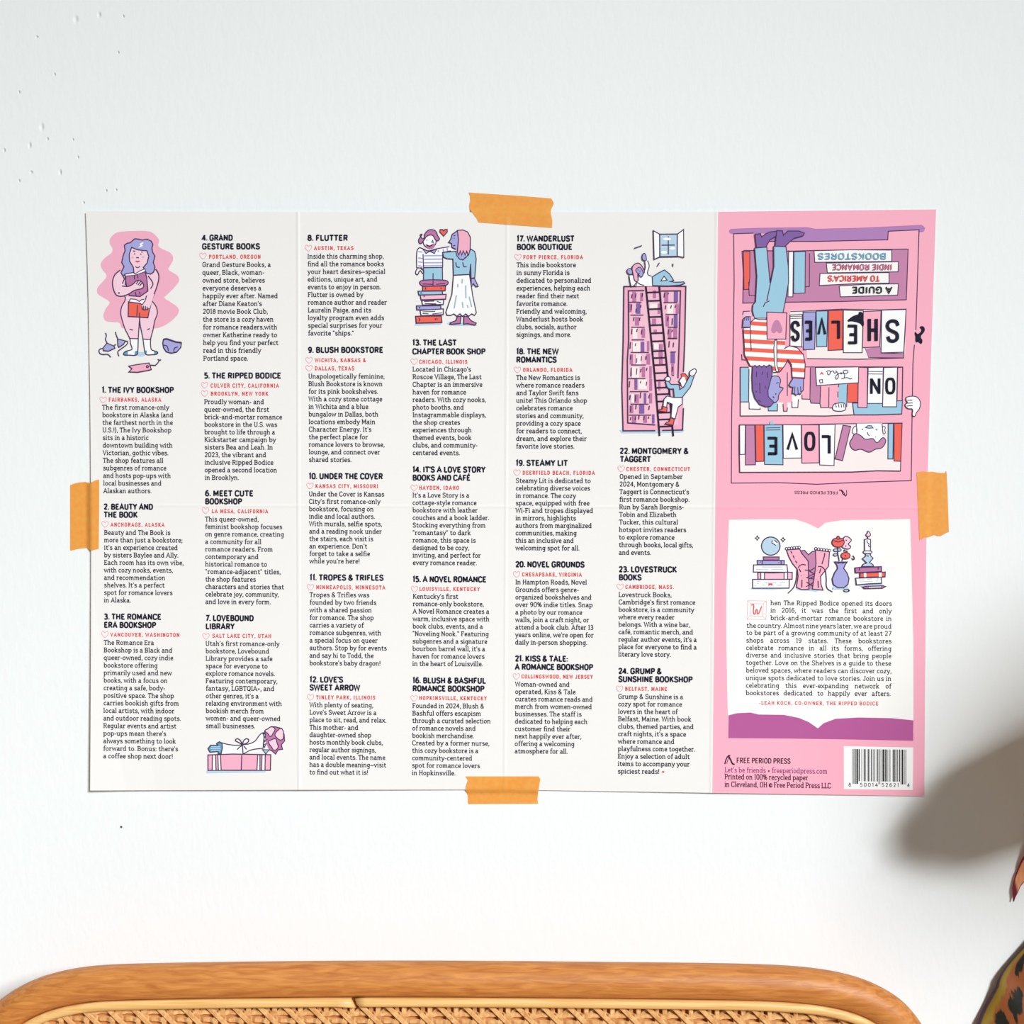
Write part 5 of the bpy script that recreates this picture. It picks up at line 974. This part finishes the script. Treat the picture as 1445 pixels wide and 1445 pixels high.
def tape(pts, t, label):
    pts = [(t[0] + x / t[2], t[1] + y / t[2]) for x, y in pts]
    xs = [p[0] for p in pts]; ys = [p[1] for p in pts]
    bm = bmesh.new(); bm.faces.new([bm.verts.new((x, y, 0)) for x, y in pts])
    step = 2.5
    px_cut(bm, [((min(xs) + step * i, 0), (1, 0)) for i in range(1, int((max(xs) - min(xs)) / step) + 1)] + [((0, min(ys) + step * i), (0, 1)) for i in range(1, int((max(ys) - min(ys)) / step) + 1)])
    bmesh.ops.triangulate(bm, faces=bm.faces)
    for v in bm.verts:
        x, y = v.co.x, v.co.y
        on = paper(min(max(x, 128), 1306), min(max(y, 299), 1114)) + 0.00022
        d = edge_dist(x, y, OUTLINE) * (1 if poly_in(x, y, OUTLINE) else -1)
        k = max(0.0, min(1.0, 1 + (d - 0.5) / 7.0)); k = k * k * (3 - 2 * k)
        v.co = W(x, y, -(0.00012 + (on - 0.00012) * k))
    bm.normal_update()
    for f in bm.faces:
        if f.normal.y > 0: f.normal_flip()
    c = W(sum(xs) / len(xs), sum(ys) / len(ys), 0)
    for v in bm.verts: v.co -= c
    o = from_bm('tape_strip', bm, None, [TAPE])
    o.location = c
    tag(o, label, 'tape', 'orange tape strips holding the poster')
tape([(190,195),(208,240),(212,300),(198,360),(200,395),(260,480),(300,530),(315,575),(800,612),(1255,645),(1260,560),(1240,460),(1245,410),(1278,340),(1270,310),(1245,270),(800,235)], (640, 250, 9.03), 'tilted orange tape strip across the top edge of the poster')
tape([(172,160),(210,215),(185,290),(175,330),(205,440),(212,565),(1235,560),(1222,500),(1240,340),(1265,200),(1240,160)], (640, 1080, 10.32), 'level orange tape strip across the bottom edge of the poster')
tape([(195,255),(270,225),(330,215),(420,205),(440,215),(490,220),(560,185),(620,172),(620,600),(612,1185),(570,1190),(510,1205),(430,1170),(330,1180),(195,1210)], (80, 660, 10.32), 'upright orange tape strip on the left edge of the poster beside the white panel')
tape([(140,170),(230,155),(300,165),(360,160),(450,175),(545,180),(570,150),(578,180),(590,450),(610,1040),(560,1060),(490,1100),(440,1100),(395,1085),(330,1110),(260,1120),(180,1160),(160,700)], (1280, 650, 10.32), 'upright orange tape strip on the right edge of the poster over the pink panel')

# ------------------------------------------------------------------ rattan chair
def rattan(name, dark, light, scale=(3, 60, 60), rough=0.32):
    m = mat(name, light, rough, 0.5)
    n, l = nodes(m)
    tc = n.new('ShaderNodeTexCoord'); mp = n.new('ShaderNodeMapping'); mp.inputs['Scale'].default_value = scale
    l.new(tc.outputs['Object'], mp.inputs[0])
    n1 = n.new('ShaderNodeTexNoise'); n1.inputs['Scale'].default_value = 9; n1.inputs['Detail'].default_value = 6; n1.inputs['Distortion'].default_value = 0.8
    l.new(mp.outputs[0], n1.inputs['Vector'])
    cr = n.new('ShaderNodeValToRGB'); cr.color_ramp.elements[0].position = .32; cr.color_ramp.elements[1].position = .68
    cr.color_ramp.elements[0].color = lin(dark); cr.color_ramp.elements[1].color = lin(light)
    l.new(n1.outputs['Fac'], cr.inputs[0]); l.new(cr.outputs[0], n['Principled BSDF'].inputs['Base Color'])
    bump_of(m, n1.outputs['Fac'], 0.0003, 0.6)
    return m
M_TUBE = rattan('varnished_rattan', (182, 106, 44), (216, 142, 70), (7, 60, 60), 0.5)
M_STRIP = rattan('pale_cane_strip', (226, 170, 98), (246, 204, 136), (2, 70, 70), 0.45)
M_CANE = rattan('woven_cane', (204, 142, 82), (240, 190, 128), (40, 40, 40), 0.5)
M_BACKING = rattan('cane_backing', (206, 124, 62), (236, 160, 96), (10, 10, 30), 0.6)
YC = -0.048                                     # depth of the chair back
back_px = [(0, 1443), (18, 1427), (38, 1414), (68, 1401), (107, 1391.5), (152, 1386.5), (266, 1383.5), (378, 1382), (478, 1381.2), (600, 1381), (740, 1381.8), (860, 1383), (960, 1384), (1050, 1385.5), (1118, 1388.5), (1168, 1394.5), (1208, 1404.5), (1240, 1419), (1264, 1437)]
top_path = [W(x, y, YC) for x, y in back_px]
xl, xr = top_path[0].x, top_path[-1].x
zt = max(p.z for p in top_path)
SEAT_Z = 0.44
def side(p, sgn):
    x, z = p.x, p.z
    return [Vector((x + sgn * .008, YC, z - .012)), Vector((x + sgn * .0125, YC, z - .030)), Vector((x + sgn * .014, YC, z - .06)), Vector((x + sgn * .014, YC, z - .12)), Vector((x + sgn * .013, YC, z - .22)), Vector((x + sgn * .012, YC, SEAT_Z + .1))]
left_side = side(top_path[0], -1)[::-1]; right_side = side(top_path[-1], 1)
centre = left_side + top_path + right_side
chair_c = Vector(((xl + xr) / 2, -0.26, 0))
chair = empty('rattan_chair', chair_c, 'varnished rattan chair with a woven cane back standing against the white wall', 'chair')
bpy.context.view_layer.update()
R_T = 0.0079
curve = hermite(centre, False, 6)
bm = bmesh.new(); sweep(bm, curve, circle(R_T, 24)); fix_normals(bm)
frame = from_bm('backrest_frame', bm, chair, [M_TUBE]); frame['label'] = 'thick varnished bent rattan tube'
def legs():
    for sx, p in ((-1, centre[0]), (1, centre[-1])):
        bm = bmesh.new(); sweep(bm, hermite([p, Vector((p.x, YC - .004, SEAT_Z)), Vector((p.x, YC + .004, .22)), Vector((p.x + sx * .008, YC + .018, 0.0))], False, 6), circle(R_T * 1.15, 18)); fix_normals(bm)
        from_bm('leg', bm, chair, [M_TUBE])
        bm = bmesh.new(); sweep(bm, hermite([Vector((p.x + sx * .004, -.44, SEAT_Z - .005)), Vector((p.x + sx * .006, -.445, .22)), Vector((p.x + sx * .01, -.45, 0.0))], False, 6), circle(R_T * 1.25, 18)); fix_normals(bm)
        from_bm('leg', bm, chair, [M_TUBE])
legs()
xa, xb = centre[0].x, centre[-1].x
seat_loop = [Vector((xa, -.05, SEAT_Z)), Vector((xa - .004, -.25, SEAT_Z)), Vector((xa + .01, -.43, SEAT_Z)), Vector(((xa + xb) / 2, -.465, SEAT_Z)), Vector((xb - .01, -.43, SEAT_Z)), Vector((xb + .004, -.25, SEAT_Z)), Vector((xb, -.05, SEAT_Z)), Vector(((xa + xb) / 2, -.046, SEAT_Z))]
bm = bmesh.new(); sl_ = hermite(seat_loop, True, 8); sweep(bm, sl_, circle(.012, 16), True, up=Vector((0, 0, 1))); fix_normals(bm)
seat = from_bm('seat_rim', bm, chair, [M_TUBE])
# inner outline of the frame in the chair-back plane, used by the edging strip and the cane
def inset(path, d):
    out = []
    for i, p in enumerate(path):
        a, b = path[max(i - 1, 0)], path[min(i + 1, len(path) - 1)]
        t = (b - a).normalized(); out.append(p + Vector((t.z, 0, -t.x)) * d)
    return out
inner = inset(curve, R_T + .0011)
low = Vector((0, YC, SEAT_Z + .1))
# bottom rail of the back panel
bm = bmesh.new(); sweep(bm, [centre[0], centre[-1]], circle(.0065, 14)); fix_normals(bm); from_bm('back_rail', bm, chair, [M_TUBE])
# pale edging strip, cut on the slant where its two ends meet
YS = YC - .0050
cutx = W(500, 1412, YS).x
sp = [Vector((p.x, YS, p.z)) for p in inner]
half = [(-.0023, -.0012), (-.0019, .0004), (-.0009, .0013), (.0009, .0013), (.0019, .0004), (.0023, -.0012)]
def strip_part(sel, shear_at, sgn):
    bm = bmesh.new(); sweep(bm, sel, half, up=Vector((0, -1, 0))); fix_normals(bm)
    zmid = W(500, 1412, YS).z
    for v in bm.verts:                            # slanted end cut
        if abs(v.co.x - shear_at) < .004: v.co.x += (zmid - v.co.z) * 0.55
    return bm
li = [p for p in sp if p.x < cutx - .0006 and True]; i0 = len(li)
gap = .0009
pz = lambda x: next((a.z + (b.z - a.z) * (x - a.x) / (b.x - a.x)) for a, b in zip(sp[8:-8], sp[9:-7]) if a.x <= x <= b.x)
lsel = sp[:i0]; rsel = sp[i0:]
lsel = [p for p in lsel if p.x < cutx - gap - .0005] + [Vector((cutx - gap, YS - .0006, pz(cutx - gap)))]
rsel = [Vector((cutx + gap, YS, pz(cutx + gap)))] + [p for p in rsel if p.x > cutx + gap + .0005]
bm = strip_part(lsel, cutx - gap, -1)
bm2 = strip_part(rsel, cutx + gap, 1)
from_bm('edging_strip', bm, chair, [M_STRIP]); from_bm('edging_strip', bm2, chair, [M_STRIP])
# backing panel behind the weave
def panel(name, d, y, m, thick=.0015):
    P = inset(curve, d)
    bm = bmesh.new(); f = bm.faces.new([bm.verts.new((p.x, y, p.z)) for p in P])
    r = bmesh.ops.extrude_face_region(bm, geom=[f])
    for v in r['geom']:
        if isinstance(v, bmesh.types.BMVert): v.co.y += thick
    fix_normals(bm); return from_bm(name, bm, chair, [m], smooth=False)
bp = panel('backing_panel', R_T - .001, YC + .0009, M_BACKING); bp['label'] = 'orange-brown backing behind the weave'
# octagonal cane weave
def cane():
    bm = bmesh.new()
    P2 = [(p.x, p.z) for p in inset(curve, R_T - .0010)]
    pitch = 37.3 * 0.566 / FPX * (0.566 + YC) / 0.566
    x_ref = W(497.5, 1430, YC).x; z_ref = W(700, 1431.5, YC - .001).z
    pr = 10.6 * 0.354e-3 * (0.566 + YC) / 0.566
    x0, x1 = min(p[0] for p in P2), max(p[0] for p in P2); z0, z1 = SEAT_Z + .1, max(p[1] for p in P2)
    prof = lambda w, th: [(-w/2, -th/2), (-w/2 * .7, th/2), (w/2 * .7, th/2), (w/2, -th/2)]
    def strand(pts, w, th=.0008):
        run = []
        def flush():
            if len(run) > 1: sweep(bm, run[:], prof(w, th), up=Vector((0, -1, 0)))
            run.clear()
        for p in pts:
            if poly_in(p.x, p.z, P2): run.append(p)
            else: flush()
        flush()
    y = YC
    import itertools
    nx0, nx1 = int((x0 - x_ref) / pitch) - 1, int((x1 - x_ref) / pitch) + 1
    nz0, nz1 = int((z0 - z_ref) / pitch) - 1, int((z1 - z_ref) / pitch) + 1
    N = 8
    for i in range(nx0, nx1 + 1):
        for j, off in enumerate((-pr, 0.0)):                     # paired uprights
            x = x_ref + i * pitch + off
            pts = []
            for k in range((nz1 - nz0) * N + 1):
                z = z_ref + nz0 * pitch + k * pitch / N
                ph = (z - z_ref) / pitch * 2 * math.pi
                s = 1 if j else -1
                pts.append(Vector((x, y + -.0013 - s * .0007 * math.cos(ph - .6), z)))
            strand(pts, .0024 if j else .0022)
    for i in range(nz0, nz1 + 1):
        for j, off in enumerate((0.0, -pr * 1.05)):               # paired level strands
            z = z_ref + i * pitch + off
            pts = []
            for k in range((nx1 - nx0) * N + 1):
                x = x_ref + nx0 * pitch + k * pitch / N
                ph = (x - x_ref + pr / 2) / pr * math.pi / 1.0
                s = 1 if j else -1
                d = ((x - x_ref) / pitch) % 1.0
                wv = -1 if (abs(d - 0) < .14 or abs(d - 1) < .14) else (1 if abs(d - (1 - pr / pitch)) < .14 else 0)
                pts.append(Vector((x, y + -.0012 + s * .0008 * wv * -1, z)))
            strand(pts, .0023)
    span = int((z1 - z0 + x1 - x0) / pitch) + 2
    for sgn, yy, w in ((-1, -.0026, .0023), (1, -.0001, .0021)):     # the two diagonals
        for i in range(nx0 - span, nx1 + span):
            pts = []
            xs0 = x_ref + (i + (0.16 if sgn < 0 else -.32)) * pitch
            for k in range((nz1 - nz0 + 2) * 4):
                z = z_ref + (nz0 - 1) * pitch + k * pitch / 4
                x = xs0 + sgn * (z - z_ref - pitch * .55)
                if x0 - .02 < x < x1 + .02: pts.append(Vector((x, y + yy, z)))
            if len(pts) > 1: strand(pts, w)
    fix_normals(bm)
    o = from_bm('cane_panel', bm, chair, [M_CANE], smooth=False); o['label'] = 'octagonal woven cane panel'
cane()
# woven seat
bm = bmesh.new(); f = bm.faces.new([bm.verts.new((p.x, p.y, SEAT_Z + .006)) for p in sl_[::2]])
r = bmesh.ops.extrude_face_region(bm, geom=[f])
for v in r['geom']:
    if isinstance(v, bmesh.types.BMVert): v.co.z -= .012
fix_normals(bm); from_bm('seat', bm, chair, [M_CANE], smooth=False)

# ------------------------------------------------------------------ croton plant at the right
def leaf_material(name, base, blotch, margin, rim, glow, tip=False):
    m = bpy.data.materials.new(name); m.use_nodes = True
    n, l = nodes(m); b = n['Principled BSDF']; b.inputs['Roughness'].default_value = .55
    uv = n.new('ShaderNodeUVMap'); sep = n.new('ShaderNodeSeparateXYZ'); l.new(uv.outputs[0], sep.inputs[0])
    def M(op, a, c=0.0):
        q = n.new('ShaderNodeMath'); q.operation = op
        for i, v in enumerate((a, c)):
            if isinstance(v, (int, float)): q.inputs[i].default_value = v
            else: l.new(v, q.inputs[i])
        return q.outputs[0]
    au = M('ABSOLUTE', sep.outputs[0])                          # 0 at the midrib, 1 at the rim
    mp = n.new('ShaderNodeCombineXYZ')
    l.new(M('MULTIPLY', sep.outputs[0], 2.6), mp.inputs[0])
    l.new(M('SUBTRACT', M('MULTIPLY', sep.outputs[1], 11.0), M('MULTIPLY', au, 3.0)), mp.inputs[1])
    vo = n.new('ShaderNodeTexVoronoi'); vo.feature = 'DISTANCE_TO_EDGE'; vo.inputs['Scale'].default_value = 1.0; vo.inputs['Randomness'].default_value = .8
    nz = n.new('ShaderNodeTexNoise'); nz.inputs['Scale'].default_value = 3; l.new(mp.outputs[0], nz.inputs['Vector'])
    va = n.new('ShaderNodeVectorMath'); va.operation = 'ADD'; l.new(mp.outputs[0], va.inputs[0])
    sc = n.new('ShaderNodeVectorMath'); sc.operation = 'SCALE'; sc.inputs['Scale'].default_value = .35; l.new(nz.outputs['Color'], sc.inputs[0]); l.new(sc.outputs[0], va.inputs[1])
    l.new(va.outputs[0], vo.inputs['Vector'])
    def mix(f, a, c):
        q = n.new('ShaderNodeMix'); q.data_type = 'RGBA'; l.new(f, q.inputs[0])
        for i, v in ((6, a), (7, c)):
            if isinstance(v, tuple): q.inputs[i].default_value = lin(v)
            else: l.new(v, q.inputs[i])
        return q.outputs[2]
    def ramp(v, a, c):
        q = n.new('ShaderNodeMapRange'); q.interpolation_type = 'SMOOTHSTEP'; q.inputs['From Min'].default_value = a; q.inputs['From Max'].default_value = c; l.new(v, q.inputs['Value']); return q.outputs[0]
    wob = M('ADD', au, M('MULTIPLY', M('SUBTRACT', nz.outputs['Fac'], .5), .12))
    c = mix(M('MULTIPLY', ramp(vo.outputs['Distance'], .13, .2), ramp(wob, .86, .78)), base, blotch)
    c = mix(ramp(wob, .80, .88), c, margin)
    c = mix(ramp(au, .94, .965), c, rim)
    if tip: c = mix(ramp(M('ADD', sep.outputs[1], M('MULTIPLY', sep.outputs[0], .07)), .78, .86), c, rim)
    l.new(c, b.inputs['Base Color'])
    t = n.new('ShaderNodeBsdfTranslucent'); l.new(c, t.inputs[0])
    mx = n.new('ShaderNodeMixShader'); mx.inputs[0].default_value = glow
    l.new(b.outputs[0], mx.inputs[1]); l.new(t.outputs[0], mx.inputs[2]); l.new(mx.outputs[0], n['Material Output'].inputs[0])
    return m
LEAF_SPOT = leaf_material('croton_leaf_spotted', (150, 80, 36), (18, 24, 14), (146, 118, 32), (84, 62, 76), .10)
LEAF_RED = leaf_material('croton_leaf_orange', (246, 170, 122), (244, 158, 106), (170, 48, 60), (128, 24, 48), .2, True)
LEAF_DARK = leaf_material('croton_leaf_dark', (206, 140, 40), (40, 48, 24), (166, 132, 40), (98, 66, 92), .5)
def leaf(path, widths, normal, m, fold=.12, nu=8, nv=10, label=None, parent=None):
    """a blade grown along a 3D midrib path; widths = half widths along it; normal = facing direction"""
    P = hermite(path, False, nv); Wd = []
    for i in range(len(P)):
        t = i / (len(P) - 1) * (len(widths) - 1); k = min(int(t), len(widths) - 2)
        a, b = widths[k], widths[k + 1]; u = t - k
        Wd.append(a + (b - a) * (u * u * (3 - 2 * u) * .5 + u * .5))
    bm = bmesh.new(); uvl = bm.loops.layers.uv.new('UVMap'); rows = []; N = Vector(normal).normalized()
    for i, p in enumerate(P):
        t = (P[min(i + 1, len(P) - 1)] - P[max(i - 1, 0)]).normalized()
        s = t.cross(N).normalized(); nn = s.cross(t).normalized()
        rows.append([(bm.verts.new(p + s * (Wd[i] * j / nu) + nn * (fold * Wd[i] * abs(j / nu) ** 1.5 + .03 * Wd[i] * math.sin(i * .9 + j))), (j / nu, i / (len(P) - 1))) for j in range(-nu, nu + 1)])
    for r0, r1 in zip(rows, rows[1:]):
        for q0, q1, q2, q3 in zip(r0, r0[1:], r1[1:], r1):
            f = bm.faces.new((q0[0], q1[0], q2[0], q3[0]))
            for lp, q in zip(f.loops, (q0, q1, q2, q3)): lp[uvl].uv = q[1]
    o = from_bm('leaf', bm, parent, [m]); so = o.modifiers.new('thickness', 'SOLIDIFY'); so.thickness = .0006; so.offset = 0
    if label: o['label'] = label
    return o
PX, PY = 0.42, -0.17                            # foot of the plant, to the right of the chair
plant = empty('croton_plant', (PX, PY, 0), 'potted croton plant whose leaves, one green-spotted and ochre, one orange, enter at the right edge', 'plant')
bpy.context.view_layer.update()
bm = bmesh.new()
prof = [(0, 0), (.085, 0), (.09, .01), (.115, .2), (.12, .205), (.12, .23), (.108, .23), (.105, .2), (0, .2)]
rings = []
for r, z in prof: rings.append([bm.verts.new((PX + r * math.cos(2*math.pi*k/32), PY + r * math.sin(2*math.pi*k/32), z)) for k in range(32)] if r else [bm.verts.new((PX, PY, z))])
for r0, r1 in zip(rings, rings[1:]):
    for k in range(32):
        a = [r0[k % len(r0)], r0[(k + 1) % len(r0)], r1[(k + 1) % len(r1)], r1[k % len(r1)]]
        a = list(dict.fromkeys(a))
        if len(a) > 2: bm.faces.new(a)
fix_normals(bm); from_bm('pot', bm, plant, [mat('terracotta', (176, 100, 66), .8, .2)])
bm = bmesh.new(); bmesh.ops.create_circle(bm, cap_ends=True, radius=.1055, segments=32, matrix=Matrix.Translation((PX, PY, .205)))
from_bm('soil', bm, plant, [mat('potting_soil', (58, 42, 30), .95, .05)])
stem_m = mat('croton_stem', (110, 92, 60), .7, .2)
stem_path = hermite([Vector((PX, PY, .2)), Vector((PX + .012, PY + .006, .5)), Vector((PX - .006, PY, .8)), Vector((PX + .01, PY - .004, 1.0)), Vector((PX + .004, PY, 1.13))], False, 8)
bm = bmesh.new(); sweep(bm, stem_path, circle(.006, 10), up=Vector((1, 0, 0))); fix_normals(bm); from_bm('stem', bm, plant, [stem_m])
def stem_at(z): return min(stem_path, key=lambda p: abs(p.z - z))
def stalk(z, end, mid=None):
    s = stem_at(z); m_ = mid or (s + end) / 2 + Vector((0, 0, .008))
    bm = bmesh.new(); sweep(bm, hermite([s, m_, end], False, 6), circle(.0016, 8), up=Vector((.3, 1, .2))); fix_normals(bm)
    return from_bm('leaf_stalk', bm, plant, [stem_m])
# the spotted leaf at the lower right
yl = -.0075
lp = [W(1466, 1760, yl - .004), W(1476, 1640, yl), W(1490, 1520, yl), W(1492, 1400, yl + .001), W(1478, 1296, yl + .004)]
leaf(lp, [.0, .026, .0425, .0405, .028, .0018], (.0, -1, .05), LEAF_SPOT, -.12, label='ochre leaf with dark green blotches', parent=plant)
stalk(.70, lp[0])
# the drooping orange tip
yt = -.0018
tp = [W(1560, 1150, yt - .02), W(1515, 1172, yt - .012), W(1470, 1204, yt - .004), W(1446, 1229, yt), W(1435, 1249, yt), W(1430, 1272, yt)]
leaf(tp, [.0, .006, .0066, .0048, .0028, .0016, .0002], (-.1, -1, .1), LEAF_RED, .05, label='drooping orange leaf tip with a dark red rim', parent=plant)
stalk(1.0, tp[0])
# leaves outside the frame; the big ones throw the shadow on the wall beside the poster
def big(z, tip, mid, w, normal, m=LEAF_DARK, fold=-.1):
    s = stem_at(z); a = s + (mid - s) * .28
    leaf([a, a + (mid - a) * .5, mid, mid + (tip - mid) * .55, tip], [.0, w * .62, w, w * .95, w * .62, .001], normal, m, fold, parent=plant)
    stalk(z, a)
LD = Vector((1.33, -2.30, 1.30))                # towards the window
def caster(px, py, y, w, ln, tilt, z):
    c = W(px, py, 0); c = c + LD * (-y / 2.30)
    ax = Vector((1, 0, 0)) * math.cos(RAD(tilt)) + Vector((0, 0, 1)) * math.sin(RAD(tilt))
    tip, mid = c - ax * ln * .5, c + ax * ln * .08
    a = c + ax * ln * .5
    leaf([a, a + (mid - a) * .5, mid, mid + (tip - mid) * .5, tip + (mid - tip) * .12, tip], [.0, w * .7, w, w * .9, w * .45, .0005], LD, LEAF_DARK, -.1, parent=plant)
    stalk(z, a)
caster(1408, 1128, -.074, .032, .135, 24, .95)
caster(1462, 1088, -.15, .038, .14, 20, 1.02)
caster(1480, 1080, -.25, .044, .16, 20, 1.08)
caster(1465, 1075, -.34, .046, .17, 22, 1.12)
for k, (ang, z, ln, up) in enumerate([(10, .62, .16, .03), (-40, .70, .17, .05), (-95, .64, .15, .05), (25, .74, .17, .06), (-5, .82, .16, .06), (30, .90, .15, .08)]):
    d = Vector((math.cos(RAD(ang)), math.sin(RAD(ang)), 0)); s = stem_at(z)
    big(z, s + d * ln + Vector((0, 0, up - .03)), s + d * ln * .6 + Vector((0, 0, up)), .026, (-d.x * .5, -d.y * .5, 1), LEAF_DARK if k % 2 else LEAF_SPOT)
